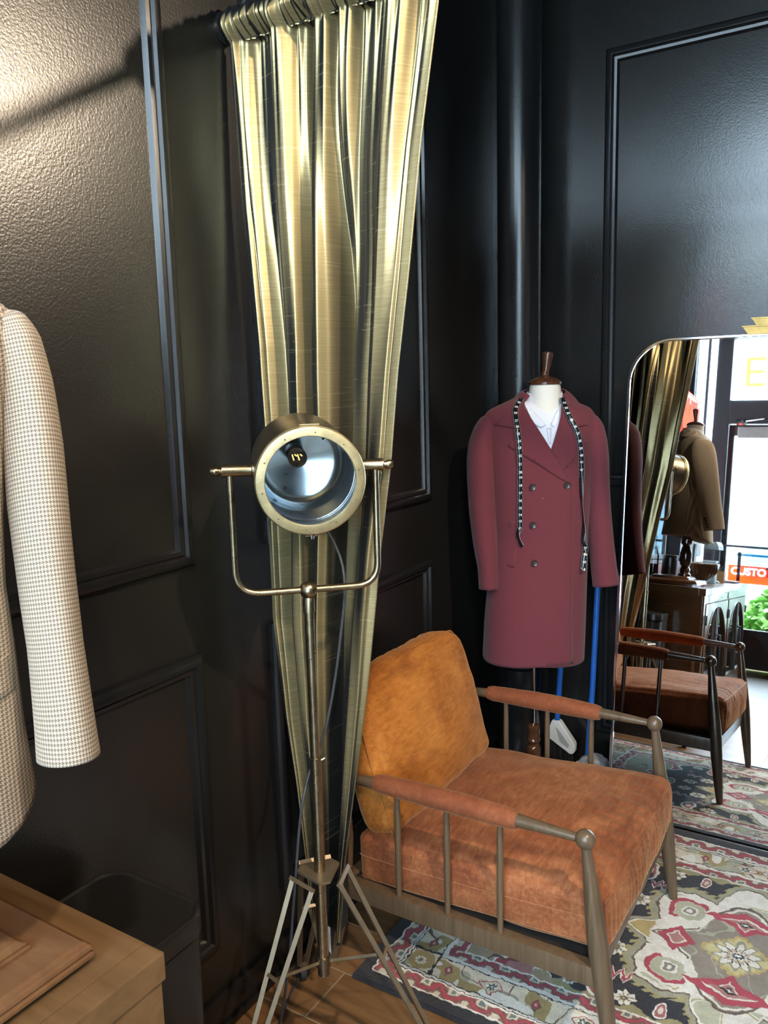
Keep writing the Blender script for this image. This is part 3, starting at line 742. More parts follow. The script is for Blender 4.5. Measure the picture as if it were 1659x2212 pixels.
# seat cushion
ca, sa = math.cos(math.radians(-3.2)), math.sin(math.radians(-3.2))
def tf_seat(o): y, z = o.y * ca - o.z * sa, o.y * sa + o.z * ca; return V((2.1005 + o.x, .853 + y, .343 + z))
fs = cushion_fn((.341, .362, .077), .030, .034)
def pleat_seat(p, o):
    fr = max(0, -p.y - .90) / .10 if p.y < 0 else 0
    return (.0030 * math.sin(o.x * 250 + 2.2 * math.sin(o.x * 31)) * min(1, fr) * (1 - .6 * abs(p.z)) + .0018 * math.sin(o.x * 125 + 1.5 * math.sin(o.x * 17)) * max(0, min(1, (-p.y - .45) / .4)) * (p.z > .5))
seat = obj('seat_cushion', cushion(fs, tf_seat, 92, .005, pleat_seat), M['velvet'], ch, 70)
E1 = 1.0
obj('piping', seam_tube(fs, tf_seat, [(-1, -1, .86), (1, -1, .86)]), M['velvet'], seat, 70)
obj('piping', seam_tube(fs, tf_seat, [(-1, -1, .86), (-1, -1, -.8)]), M['velvet'], seat, 70)
def stitch(f, tf, path, sub):
    bm = B(); pts = []
    for k in range(sub + 1): pts.append(V(path[0]).lerp(V(path[1]), k / sub))
    for p in pts:
        o = f(p); q = f(p + (V(path[1]) - V(path[0])) * (.45 / sub)); n = V((p.x ** 9, p.y ** 9, p.z ** 9)).normalized() * .0014
        tube(bm, [tf(o + n), tf(q + n)], .0009, 5)
    return bm
m_st = plain('copper_thread', (.52, .26, .12), .5)
obj('stitching', stitch(fs, tf_seat, [(-1, -.97, .18), (-1, .97, .18)], 150), m_st, seat)
obj('stitching', stitch(fs, tf_seat, [(-1, -.97, -.72), (-1, .97, -.72)], 150), m_st, seat)
# back cushion
th = math.radians(16.4)
def tf_back(o): return V((2.095 + o.x, 1.196 + o.y * math.cos(th) + o.z * math.sin(th), .600 - o.y * math.sin(th) + o.z * math.cos(th)))
fb0 = cushion_fn((.322, .066, .218), .05, .030)
def fb(p):
    o = fb0(p); cr = (1 - min(1, abs(p[0])) ** 2.2) * (1 - min(1, abs(p[2])) ** 2.2) * abs(p[1]); o.y += p[1] * .028 * cr / max(abs(p[1]), 1e-6) if abs(p[1]) > .01 else 0
    return o
def pleat_back(p, o):
    return .0022 * math.sin(o.x * 120 + 2 * math.sin(o.x * 27)) * max(0, (abs(p.z) - .72) / .28) * (1 - .5 * abs(p.y))
back = obj('back_cushion', cushion(fb, tf_back, 40, .005, pleat_back), M['velvet_back'], ch, 70)
obj('piping', seam_tube(fb, tf_back, [(-1, -.62, -1), (-1, -.62, 1), (1, -.62, 1), (1, -.62, -1)], .0028, 40), M['velvet_back'], back, 70)

# ================================================================== RUG
RX0, RX1, RY0, RY1 = 1.683, 2.8935, -.655, 1.192
nx, ny = 560, 852
gx = np.linspace(RX0, RX1, nx); gy = np.linspace(RY0, RY1, ny)
GX, GY = np.meshgrid(gx, gy)
cx, cy = (RX0 + RX1) / 2, (RY0 + RY1) / 2
def vnoise(sc, seed, X=None, Y=None):
    X = GX if X is None else X; Y = GY if Y is None else Y
    r = np.random.default_rng(seed).random((256, 256)); x = X / sc + 100; y = Y / sc + 100
    i, j = np.floor(x).astype(int), np.floor(y).astype(int); fx, fy = x - i, y - j; fx = fx * fx * (3 - 2 * fx); fy = fy * fy * (3 - 2 * fy)
    g = lambda a, b: r[a % 256, b % 256]
    return (g(i, j) * (1 - fx) + g(i + 1, j) * fx) * (1 - fy) + (g(i, j + 1) * (1 - fx) + g(i + 1, j + 1) * fx) * fy - .5
JX = GX + .007 * vnoise(.012, 1) + .009 * vnoise(.03, 2); JY = GY + .007 * vnoise(.012, 3) + .009 * vnoise(.03, 4)
X, Y = JX - cx, JY - cy
BLACK, NAVY, WHITE, CREAM, TAN, TAUPE, PINK, ROSE, RED, OLIVE, GOLD, SAGE, BROWN, TEAL = [np.array(c) for c in ((.012, .014, .022), (.03, .045, .08), (.86, .84, .78), (.68, .63, .51), (.42, .32, .21), (.27, .235, .20), (.36, .12, .13), (.30, .14, .13), (.42, .055, .09), (.34, .31, .16), (.44, .34, .14), (.36, .37, .28), (.13, .085, .06), (.16, .22, .22))]
hx, hy = (RX1 - RX0) / 2, (RY1 - RY0) / 2
d = np.minimum(hx - np.abs(X), hy - np.abs(Y))                    # distance from the rug edge
along = np.where(hx - np.abs(X) < hy - np.abs(Y), Y, X)            # running coordinate of the border
C = np.empty(GX.shape + (3,)); C[:] = BLACK
def put(mask, col): C[mask] = col
def tri_wave(t, per): return np.abs(((t / per) % 1) * 2 - 1)
def guard(a, b):
    put((d > a) & (d < b), WHITE); put((d > a + .006) & (d < b - .006), ROSE)
    m = (d > a + .006) & (d < b - .006); z = tri_wave(along, .085); pos = (d - a - .006) / (b - a - .012)
    put(m & (np.abs(pos - z * .8 - .1) < .30), BROWN); put(m & (np.abs(pos - z * .8 - .1) < .17), RED)
    put(m & (pos > .55) & (z < .34), CREAM); put(m & (pos < .4) & (z > .75), CREAM); put(m & (pos > .68) & (z < .18), TEAL)
guard(.040, .092)
put((d > .092) & (d < .0955), BLACK); put((d > .0955) & (d < .102), WHITE); put((d > .102) & (d < .1055), BLACK)
mb = (d > .1055) & (d < .186); w_ = vnoise(.07, 11)
put(mb, CREAM * 1.1); put(mb & (w_ > .22), SAGE * 1.2); put(mb & (w_ < -.24), TAUPE * 1.3); put(mb & (np.abs(vnoise(.05, 12)) < .025), BROWN); put(mb & (vnoise(.045, 13) > .24), GOLD * .9); put(mb & (vnoise(.04, 14) > .20), WHITE)
def motif(px, py, s, kind):
    for sx in (-1, 1):
        for sy in (-1, 1):
            x = X - px * sx; y = Y - py * sy; r = np.hypot(x, y); a = np.arctan2(y, x)
            if kind == 'hex':      # lozenge flower of the borders
                q = np.abs(x) * .9 + np.abs(y) * .62 + .38 * r
                put(q < s, RED * .85); put(q < s * .88, CREAM); put(q < s * .62, OLIVE * 1.3); put(q < s * .55, WHITE); rr = r / (s * .34 * (1 + .22 * np.cos(6 * a))); put(rr < 1, BLACK); put(rr < .72, TEAL); put(rr < .3, WHITE)
            elif kind == 'rosette':
                rr = r / (s * (1 + .16 * np.cos(8 * a))); put(rr < 1, WHITE); put((rr < .84) & (np.cos(8 * a) < -.2) & (rr > .3), SAGE * .8); put(rr < .34, BROWN); put(rr < .18, GOLD)
            elif kind == 'leaf':
                q = np.hypot(x / 1.7, y); put(q < s, WHITE); put(q < s * .8, PINK); put(q < s * .42, CREAM)
            elif kind == 'bird':
                q = np.abs(x) + np.abs(y) * 1.6; put(q < s, BROWN); put(q < s * .72, RED * 1.1); put(q < s * .3, CREAM)
            elif kind == 'zig':
                t = (x + .0) / s; z = (tri_wave(y, s * 1.1) - .5) * 1.1; m = np.abs(y) < s * 1.1
                put(m & (np.abs(t - z) < .46), WHITE); put(m & (np.abs(t - z) < .26), RED)
for k in range(4):
    py = .04 + .26 * k
    if py < hy - .25: motif(hx - .146, py, .037, 'hex'); motif(hx - .146, py + .13, .024, 'bird')
for px in (.0, .25): motif(px, hy - .146, .037, 'hex'); motif(px + .125, hy - .146, .024, 'bird')
put((np.hypot(np.abs(X) - hx + .146, np.abs(Y) - hy + .146) < .040), GOLD * .95); motif(hx - .146, hy - .146, .016, 'rosette')
sep = (np.abs(np.abs(X) - hx + .19) < .004) & (np.abs(Y) > hy - .19) & (np.abs(Y) < hy - .105) | (np.abs(np.abs(Y) - hy + .19) < .004) & (np.abs(X) > hx - .19) & (np.abs(X) < hx - .105); put(sep, BLACK)
put((d > .186) & (d < .189), BLACK); put((d > .189) & (d < .195), WHITE)
guard(.195, .243)
fld = d > .243; fx_, fy_ = hx - .243, hy - .243
put(fld, BLACK * 1.3)
ax_, ay_ = np.abs(X), np.abs(Y)
# corner spandrels
u = ax_ / fx_; bnd = .43 + .16 * (1 - u) + .022 * np.cos(u * 15)
edge = fld & (ay_ > bnd - .018); put(edge, WHITE); put(fld & (ay_ > bnd - .010), OLIVE)
sp = fld & (ay_ > bnd); put(sp, TAN); n1 = vnoise(.09, 21, ax_, ay_); put(sp & (n1 > .14), RED * .9); put(sp & (n1 < -.16), SAGE); put(sp & (np.abs(n1 - .12) < .03), WHITE); put(sp & (np.abs(vnoise(.06, 22, ax_, ay_)) < .02), BROWN); put(sp & (vnoise(.05, 23, ax_, ay_) > .22), ROSE * 1.4)
# scalloped garlands along the sides of the dark field
g1 = fld & ~sp & (fx_ - ax_ < .018 + .012 * np.cos(ay_ * 62)); put(g1, OLIVE)
# great medallion: pale cloud, eight-lobed taupe heart, leaf points, four lozenges
def lozd(px, py): x = np.abs(ax_ - px); y = np.abs(ay_ - py); return np.maximum(x * .95 + y * .30, y * .95 + x * .30)
cloud = np.minimum(np.minimum(np.hypot(X / .335, Y / .115) * .3 - .3, lozd(.143, .160) - .083), ax_ / .085 * .12 + ay_ / .31 * .31 - .31)
hatch = .006 * np.sign(np.sin((X * 1.3 + Y) * 160))
put(fld & (cloud < .040 + hatch), OLIVE * 1.2); put(fld & (cloud < .026 + hatch * .5), SAGE * 1.05); put(fld & (cloud < .012), BROWN); put(fld & (cloud < .007), WHITE)
inn = fld & (cloud < -.004); n2 = vnoise(.06, 31); put(inn & (n2 > .08) & (ax_ > .2), SAGE * 1.5); put(inn & (np.abs(n2) < .03) & (ax_ > .2), OLIVE * 1.5); put(inn & (ax_ < .05) & (ay_ > .24), GOLD * 1.2)
a = np.arctan2(Y, X)
heart = np.minimum(np.hypot(X / .228, Y / .128) * (1 - .035 * np.cos(8 * a)) * .2 - .2, ax_ / .075 * .12 + ay_ / .232 * .232 - .232)
for s_, col in ((.007, BROWN), (.001, TAUPE * .8), (-.004, WHITE), (-.013, TAUPE * 1.15)): put(fld & (heart < s_), col)
hm = fld & (heart < -.013); n3 = vnoise(.05, 33); put(hm & (np.abs(n3) < .025), SAGE * 1.3); 
def loz(px, py):
    m = lozd(px, py); out_ = (ax_ - px) + (ay_ - py)
    put(m < .070, WHITE); put((m < .060) & (m > .045) & (out_ > -.02), RED * 1.1); put(m < .044, SAGE * 1.4); put(m < .024, WHITE); put(m < .017, TAUPE); put(m < .009, WHITE)
loz(.143, .160)
# pink petals on the long and short axes
def petal(px, py, vertical):
    x, y = ax_ - px, ay_ - py
    if vertical: x, y = y, x
    m = np.abs(x) * .85 + np.abs(y) * (.75 + .35 * np.sign(-x)); w = np.abs(x + .018 - .25 * np.abs(y)) * 1.6 + np.maximum(0, np.abs(y) - .085)
    put((w < .020) & (np.abs(y) < .105), RED * 1.15); put(m < .052, RED * 1.15); put(m < .030, WHITE); put(m < .0245, ROSE * 1.6); put(m < .012, BLACK); put(m < .005, WHITE)
petal(.152, 0, False)
m = ax_ / .062 * .1 + np.abs(ay_ - .168) / .052 * .1; put((m < .1) & fld, RED * 1.1); put((m < .058) & fld, WHITE); put((m < .045) & fld, ROSE * 1.7)
m = ax_ / .098 + ay_ / .105 + .05 * np.cos(a * 24); put(fld & (m < 1), GOLD * 1.35); put(fld & (m < .86), OLIVE * 1.9)
rr = np.hypot(X, Y) / (.050 * (1 + .20 * np.cos(10 * a))); put(rr < 1.18, SAGE * .9); put(rr < 1, WHITE); put((rr < .98) & (np.cos(10 * a + PI) > .80), NAVY); put(rr < .58, TAN * 1.3); put(rr < .44, WHITE); put(rr < .30, NAVY); put(rr < .14, WHITE)
for px, py, s, kd in ((.235, .268, .030, 'zig'), (.315, .236, .027, 'rosette'), (.13, .31, .030, 'rosette'), (.300, .315, .030, 'leaf'), (.06, .375, .026, 'rosette'), (.17, .372, .030, 'zig'), (.235, .405, .024, 'bird'), (.318, .140, .018, 'leaf'), (.0, .46, .032, 'leaf'), (.325, .385, .020, 'rosette')):
    motif(px, py, s, kd)
C *= (1 + .22 * vnoise(.02, 41) + .14 * vnoise(.006, 42))[..., None]; C = np.clip(C, .004, .9)
ed = np.minimum(np.minimum(GX - RX0, RX1 - GX), np.minimum(GY - RY0, RY1 - GY))
GZ = .003 + .0125 * np.clip(ed / .004, 0, 1) ** .5 + .0008 * vnoise(.006, 51)
rug = grid_mesh('rug', np.stack([GX, GY, GZ], -1), M['rug'], colors=C)
tag(rug, 'oriental floral medallion rug with a black edge under the armchair', 'rug')
# ================================================================== GARMENTS on tailor's forms
class Garment:
    """local frame: s across (towards the viewer's right), f out of the chest, z up"""
    def __init__(g, m, ang, table, neck, p=2.3, slope=.42, flat=.075, tipr=.03):
        g.m = V(m); a = math.radians(ang); g.F = V((math.cos(a), math.sin(a), 0)); g.S = V((-g.F.y, g.F.x, 0))
        g.t = np.array(table, float); g.neck = neck; g.p = p; g.slope = slope; g.flat = flat; g.tipr = tipr; g.z0 = g.t[-1, 0]
    def w(g, s, f, z): return g.m + g.S * s + g.F * f + V((0, 0, z))
    def dims(g, z): return [float(np.interp(z, g.t[:, 0], g.t[:, k])) for k in (1, 2, 3)]
    def ridge(g, s):
        x = min(abs(s - g.t[-1, 3]), g.shw)
        z = g.neck - g.slope * max(0, x - g.flat)
        return z - .02 * max(0, (x - (g.shw - g.tipr)) / g.tipr) ** 2
    shw = .2
    def front(g, s, z, off=0.):
        a, b, c = g.dims(min(z, g.z0))
        if z > g.z0:
            rz = g.ridge(s); k = min(.999, max(0, (z - g.z0) / max(1e-4, rz - g.z0))); a = a + (g.shw - a) * k; b *= math.sqrt(1 - k * k)
        u = min(.985, abs(s - c) / a)
        return b * (1 - u ** g.p) ** (1 / g.p) + off
    def torso(g, name, mat, parent, keep=None, nth=120, nz=70, hem=None, shrink=0., zmin=None):
        thv = np.linspace(0, 2 * PI, nth, endpoint=False); rows = []; uvs = []
        zz = np.linspace(g.t[0, 0] if zmin is None else zmin, g.z0, nz)
        rs = [('z', z) for z in zz] + [('d', ph) for ph in np.linspace(0, PI / 2, 30)[1:]]
        for kind, val in rs:
            row = []; uv = []
            for t in thv:
                c_, s_ = math.cos(t), math.sin(t); e = 2 / g.p
                ux = math.copysign(abs(c_) ** e, c_); uf = math.copysign(abs(s_) ** e, s_)
                if kind == 'z':
                    a, b, c = g.dims(val); s = c + (a - shrink) * ux; f = (b - shrink) * uf; z = val
                    if hem: z += hem(ux, uf, (val - zz[0]) / (g.z0 - zz[0]))
                else:
                    a, b, c = g.dims(g.z0); k = math.sin(val); a2 = a + (g.shw - a) * k
                    s = c + (a2 - shrink) * ux; f = (b - shrink) * uf * math.cos(val); z = g.z0 + (g.ridge(s) - shrink - g.z0) * k
                row.append(tuple(g.w(s, f, z))); uv.append(((s + 1.2) if s_ >= 0 else (3 - s), z + abs(f) * .35 * (kind == 'd')))
            rows.append(row); uvs.append(uv)
        kp = None
        if keep is not None:
            P = np.array(rows); L = P - np.array(g.m); sl = L @ np.array(g.S); fl = L @ np.array(g.F); zl_ = P[..., 2]
            def kp(A, Bj): return ~np.array([fl[i, j] > 0 and keep(sl[i, j], zl_[i, j]) for i, j in zip(A, Bj)])
        return grid_mesh(name, rows, mat, parent, uv=uvs, closed_u=True, keep=kp)
    def patch(g, name, poly, off, mat, parent, t=.004, step=.012, offf=None):
        bm = B(); vs = [bm.verts.new((s, 0, z)) for s, z in poly]; bm.faces.new(vs)
        xs = [p[0] for p in poly]; zs_ = [p[1] for p in poly]
        for ax, lo, hi in ((0, min(xs), max(xs)), (2, min(zs_), max(zs_))):
            n = int((hi - lo) / step)
            for k in range(1, n + 1):
                co = [0, 0, 0]; co[ax] = lo + (hi - lo) * k / (n + 1); no = [0, 0, 0]; no[ax] = 1
                bmesh.ops.bisect_plane(bm, geom=list(bm.verts) + list(bm.edges) + list(bm.faces), plane_co=co, plane_no=no)
        uvl = bm.loops.layers.uv.new('UVMap')
        for f in bm.faces:
            for l in f.loops: l[uvl].uv = (l.vert.co.x + 1.2, l.vert.co.z)
            f.smooth = True
        for v in bm.verts:
            s, z = v.co.x, v.co.z; o = off if offf is None else offf(s, z); v.co = g.w(s, g.front(s, z, o), z)
        if bm.faces: 
            bm.normal_update(); fl = [f for f in bm.faces if f.normal.dot(g.F) < 0]
            if fl: bmesh.ops.reverse_faces(bm, faces=fl)
        me = bpy.data.meshes.new(name); bm.to_mesh(me); bm.free()
        o = link_mesh(name, me, mat, parent); solid(o, t, 0); return o
    def sleeve(g, name, pts, mat, parent, n=40, sub=8):
        """pts: (s, f, z, half-width across, half-depth)"""
        q = smooth_path([p[:3] for p in pts], sub); ks = np.linspace(0, len(pts) - 1, len(q))
        ra = np.interp(ks, range(len(pts)), [p[3] for p in pts]); rb = np.interp(ks, range(len(pts)), [p[4] for p in pts])
        rows = []; uvs = []; L = 0
        for i, c in enumerate(q):
            d = (q[min(i + 1, len(q) - 1)] - q[max(i - 1, 0)]).normalized(); x = V((1, 0, 0)); x = (x - d * x.dot(d)).normalized(); y = d.cross(x)
            if i: L += (c - q[i - 1]).length
            row = []; uv = []
            for k in range(n):
                t = 2 * PI * k / n; wr = 1 + .018 * noise.noise(V((math.cos(t) * 1.3, math.sin(t) * 1.3, c.z * 9)))
                v = c + x * (ra[i] * wr * math.cos(t)) + y * (rb[i] * wr * math.sin(t)); row.append(tuple(g.w(*v))); uv.append((abs(((t / PI) % 2) - 1) * .17 + .4, -L))
            rows.append(row); uvs.append(uv)
        o = grid_mesh(name, rows, mat, parent, uv=uvs, closed_u=True); solid(o, .004, -1); return o
    def collar(g, name, ri, ro, mat, parent, rise, span=(-38, 218), t=.005):
        """roll collar round the back of the neck; ri/ro inner and outer half axes (s, f)"""
        rows = []; uvs = []; n = 60
        for v in np.linspace(0, 1, 8):
            row = []; uv = []
            for k in range(n + 1):
                a = math.radians(span[0] + (span[1] - span[0]) * k / n); back = -math.sin(a)
                up = max(0, math.sin(PI * k / n)) ** .7
                rs = ri[0] + (ro[0] - ri[0]) * v; rf = ri[1] + (ro[1] - ri[1]) * v
                z = g.neck - .045 + (.050 + rise * up) * (1 - v) + .012 * math.sin(v * PI) * up + (.012 * up) * v
                row.append(tuple(g.w(rs * math.cos(a), -rf * math.sin(a) - .01, z))); uv.append((k * .006, z * 1.0 + v * .05))
            rows.append(row); uvs.append(uv)
        o = grid_mesh(name, rows, mat, parent, uv=uvs); solid(o, t, 0); return o

def inside(poly):
    def f(x, y):
        c = False; j = len(poly) - 1
        for i in range(len(poly)):
            if (poly[i][1] > y) != (poly[j][1] > y) and x < (poly[j][0] - poly[i][0]) * (y - poly[i][1]) / (poly[j][1] - poly[i][1]) + poly[i][0]: c = not c
            j = i
        return c
    return f
def tailor_form(loc, g, zt, label, base, lean=(0, 0), hb=None):
    """neck, turned cap and pole of a tailor's form; zt = top of the neck"""
    t = thing('dress_form', label, 'dress form', loc); nk = V((loc[0], loc[1], 0))
    bm = B(); lathe(bm, [(.105, zt - .17), (.085, zt - .125), (.066, zt - .085), (.058, zt - .05), (.0545, zt - .01), (.053, zt)], nk, n=40); obj('neck', bm, M['form'], t, 40)
    bm = B(); lathe(bm, [(.053, zt), (.0575, zt + .002), (.0575, zt + .010), (.053, zt + .014), (.046, zt + .020), (.030, zt + .027), (.016, zt + .030), (.0125, zt + .034), (.0125, zt + .046)], nk, n=40); cap = obj('neck_cap', bm, M['walnut'], t, 35)
    ax = V((lean[0], lean[1], 1)).normalized(); bm = B(); lathe(bm, [(.0105, 0), (.0115, .005), (.0115, .02), (.0145, .045), (.0185, .072), (.0195, .080), (.0180, .086), (.0120, .0895), (.0, .091)], nk + V((0, 0, zt + .026)), ax, 28); obj('handle', bm, M['walnut'], cap, 35)
    bm = B(); rows = []
    a0, b0, c0 = g.dims(g.z0)
    lathe(bm, [(.09, g.z0 - .42), (.105, g.z0 - .3), (.105, g.z0 - .1), (.10, g.z0), (.09, zt - .17)], nk, n=40)
    obj('torso_form', bm, M['form'], t, 50)
    return t

# ---------------------------------------------------------------- burgundy overcoat
M1 = (2.750, 1.025, 0)
g1_ = Garment(M1, 210, [(.655, .180, .150, -.040), (.80, .178, .145, -.034), (1.0, .170, .132, -.022), (1.12, .165, .125, -.016), (1.25, .174, .130, -.016), (1.385, .184, .128, -.020)], 1.603, slope=.44, flat=.07)
g1_.shw = .196
form1 = tailor_form((M1[0], M1[1], .0), g1_, 1.643, "cream tailor's form with a dark turned cap, under the burgundy overcoat", None, (.06, -.10))
pc = g1_.w(-.037, 0, 0)
bm = B(); lathe(bm, [(.0062, .38), (.0062, .95)], pc, n=20); obj('steel_rod', bm, M['chrome'], form1, 40)
bm = B(); lathe(bm, [(.0, .13), (.022, .13), (.027, .15), (.020, .175), (.020, .19), (.0265, .20), (.0275, .215), (.021, .228), (.021, .236), (.0255, .242), (.0275, .262), (.0275, .285), (.0255, .297), (.020, .303), (.020, .312), (.0255, .318), (.0265, .325), (.0215, .333), (.0215, .362), (.0235, .366), (.0235, .378), (.017, .384), (.0, .384)], pc, n=36); obj('turned_post', bm, M['walnut'], form1, 35)
for a in (95, 215, 335):
    t_ = math.radians(a); d = V((math.cos(t_), math.sin(t_), 0)); bm = B(); L = .115 if a == 95 else .17
    tube(bm, smooth_path([pc + V((0, 0, .17)), pc + d * .07 + V((0, 0, .155)), pc + d * (L * .72) + V((0, 0, .07)), pc + d * L + V((0, 0, .030))], 6), [.016] * 7 + [.014] * 6 + [.012] * 6, 14); obj('stand_leg', bm, M['walnut'], form1, 40)

coat = thing('overcoat', "burgundy double-breasted wool overcoat on the tailor's form", 'overcoat', (M1[0], M1[1], .655))
Vp = [(-.082, 1.63), (-.060, 1.53), (0, 1.432), (.034, 1.53), (.050, 1.63)]
def coat_hem(ux, uf, k): return (.010 * (1 - abs(ux)) * uf - .004) * (1 - k) ** 3
o = g1_.torso('coat_body', M['burgundy'], coat, keep=inside([(-.090, 1.65), (-.070, 1.53), (-.002, 1.412), (.012, 1.425), (.056, 1.53), (.072, 1.65)]), hem=coat_hem); solid(o, .005, -1)
g1_.sleeve('sleeve', [(-.196, .0, 1.532, .006, .02), (-.203, .0, 1.522, .022, .048), (-.209, .0, 1.495, .037, .064), (-.219, .002, 1.44, .0475, .073), (-.223, .006, 1.38, .0505, .074), (-.2245, .010, 1.31, .0495, .070), (-.222, .018, 1.20, .046, .064), (-.2165, .030, 1.10, .041, .058), (-.208, .045, 1.0, .034, .054), (-.207, .055, .925, .0315, .052)], M['burgundy'], coat)
g1_.sleeve('sleeve', [(.158, .0, 1.528, .006, .02), (.164, .0, 1.518, .020, .046), (.168, .0, 1.492, .033, .062), (.174, .002, 1.44, .040, .070), (.177, .006, 1.38, .0425, .072), (.181, .008, 1.31, .041, .068), (.188, .016, 1.20, .040, .062), (.196, .026, 1.10, .040, .056), (.205, .038, 1.0, .041, .052), (.2135, .048, .928, .043, .050)], M['burgundy'], coat)
fp = [(-.10, 1.42), (.062, 1.322), (.0705, 1.30), (.076, 1.0), (.083, .665), (-.10, .662)]
o = g1_.patch('front_overlap', fp, 0, M['burgundy'], coat, .004, .02, lambda s, z: .0005 + .0045 * max(0, min(1, (s + .09) / .12)))
g1_.patch('lapel', [(-.088, 1.585), (-.066, 1.535), (-.002, 1.428), (.036, 1.362), (.070, 1.305), (.030, 1.326), (-.05, 1.381), (-.143, 1.440), (-.117, 1.483), (-.100, 1.545)], .0085, M['burgundy'], coat, .0045, .012)
g1_.patch('lapel', [(.048, 1.585), (.038, 1.535), (.002, 1.432), (-.0, 1.425), (.041, 1.352), (.085, 1.398), (.127, 1.446), (.108, 1.482), (.070, 1.52)], .0055, M['burgundy'], coat, .0045, .012)
g1_.patch('collar_leaf', [(-.090, 1.598), (-.110, 1.594), (-.150, 1.553), (-.183, 1.512), (-.150, 1.505), (-.117, 1.500), (-.090, 1.548)], .0125, M['burgundy'], coat, .0045, .012)
g1_.patch('collar_leaf', [(.052, 1.598), (.070, 1.594), (.108, 1.548), (.136, 1.504), (.105, 1.500), (.080, 1.500), (.045, 1.560)], .0125, M['burgundy'], coat, .0045, .012)
g1_.collar('collar', (.074, .062), (.128, .092), M['burgundy'], coat, .024)
def pocket(poly, off=.004): g1_.patch('pocket_flap', poly, off, M['burgundy'], coat, .004, .015)
pocket([(-.137, 1.180), (-.099, 1.176), (-.122, 1.012), (-.170, 1.020)]); pocket([(.112, 1.182), (.092, 1.172), (.108, 1.012), (.130, 1.02)])
m_btn = plain('dark_horn_button', (.035, .030, .028), .22, nscale=200, vary=.5)
for s, z in ((-.0635, 1.299), (.0535, 1.301), (-.0615, 1.166), (-.057, 1.033)):
    f = g1_.front(s, z, .0075); bm = B(); lathe(bm, [(.0, -.001), (.0105, -.001), (.0118, .001), (.0118, .003), (.0105, .0042), (.0085, .0036), (.006, .003), (.0, .0028)], g1_.w(s, f, z), g1_.F, 28)
    bt = obj('button', bm, m_btn, coat, 30)
    bm = B()
    for k in range(4): a = PI / 4 + k * PI / 2; lathe(bm, [(.0012, .0), (.0012, .0004)], g1_.w(s + .0028 * math.cos(a), f + .0029, z + .0028 * math.sin(a)), g1_.F, 8)
    obj('button_hole', bm, M['burgundy'], bt)
# shirt
sh = thing('dress_shirt', 'white open-collared dress shirt under the burgundy overcoat', 'shirt', (M1[0], M1[1], 1.2))
o = g1_.torso('shirt_front', M['shirt'], sh, shrink=.012, zmin=1.18, nz=24)
g1_.collar('shirt_collar', (.060, .060), (.072, .068), M['shirt'], sh, .018, (-48, 228), .002)
g1_.patch('collar_point', [(-.082, 1.585), (-.060, 1.565), (-.036, 1.535), (-.014, 1.508), (-.030, 1.500), (-.052, 1.512), (-.064, 1.535)], -.002, M['shirt'], sh, .002, .008)
g1_.patch('collar_point', [(.040, 1.572), (.026, 1.550), (.004, 1.512), (.012, 1.500), (.026, 1.512), (.034, 1.535)], -.003, M['shirt'], sh, .002, .008)
g1_.patch('placket', [(-.012, 1.498), (.006, 1.498), (.003, 1.445), (-.004, 1.445)], -.009, M['shirt'], sh, .002, .01)
# tape measure
tp = thing('tape_measure', 'black tape measure with white markings draped round the overcoat collar', 'tape measure', (M1[0], M1[1], 1.0))
def tape_mat():
    m, nt, b = new_mat('printed_black_tape'); t = nt.nodes.new('ShaderNodeUVMap'); sp = nt.nodes.new('ShaderNodeSeparateXYZ'); nt.links.new(t.outputs[0], sp.inputs[0])
    u, v = sp.outputs[0], sp.outputs[1]
    e = math_node(nt, 'GREATER_THAN', math_node(nt, 'ABSOLUTE', math_node(nt, 'SUBTRACT', u, .5)), .455)
    tick = math_node(nt, 'LESS_THAN', math_node(nt, 'FRACT', math_node(nt, 'DIVIDE', v, .0127)), .07)
    side = math_node(nt, 'GREATER_THAN', math_node(nt, 'ABSOLUTE', math_node(nt, 'SUBTRACT', u, .5)), .33)
    k = math_node(nt, 'MAXIMUM', e, math_node(nt, 'MULTIPLY', tick, side))
    nt.links.new(mixc(nt, k, (.010, .011, .013), (.30, .32, .34)), b.inputs['Base Color']); setp(b, rough=.25, coat=.3); return m
m_tape = tape_mat()
def ribbon(name, pts, w=.0185, parent=tp):
    """pts: (s, z, off, twist degrees)"""
    q = smooth_path([(p[0], p[1], p[2]) for p in pts], 10); tw = np.interp(np.linspace(0, len(pts) - 1, len(q)), range(len(pts)), [p[3] for p in pts])
    C3 = [g1_.w(c.x, g1_.front(c.x, c.y, c.z), c.y) for c in q]; rows = []; uvs = []; L = 0
    for i, c in enumerate(C3):
        d = (C3[min(i + 1, len(q) - 1)] - C3[max(i - 1, 0)]).normalized(); sd = (g1_.S - d * g1_.S.dot(d)).normalized(); nn_ = d.cross(sd)
        if i: L += (c - C3[i - 1]).length
        a = math.radians(tw[i]); e = sd * math.cos(a) + nn_ * math.sin(a)
        rows.append([tuple(c - e * w / 2), tuple(c), tuple(c + e * w / 2)]); uvs.append([(0, L), (.5, L), (1, L)])
    o = grid_mesh(name, rows, m_tape, parent, uv=uvs); solid(o, .0008, 0); return o
LP_ = [(-.088, 1.600, .020, 0), (-.1145, 1.562, .022, 0), (-.113, 1.50, .022, 0), (-.1085, 1.45, .0185, 0), (-.105, 1.36, .015, 0), (-.1055, 1.27, .013, 0), (-.1055, 1.19, .014, 0), (-.106, 1.158, .016, 10), (-.113, 1.135, .02, 55), (-.108, 1.112, .021, 60), (-.098, 1.092, .019, 40)]
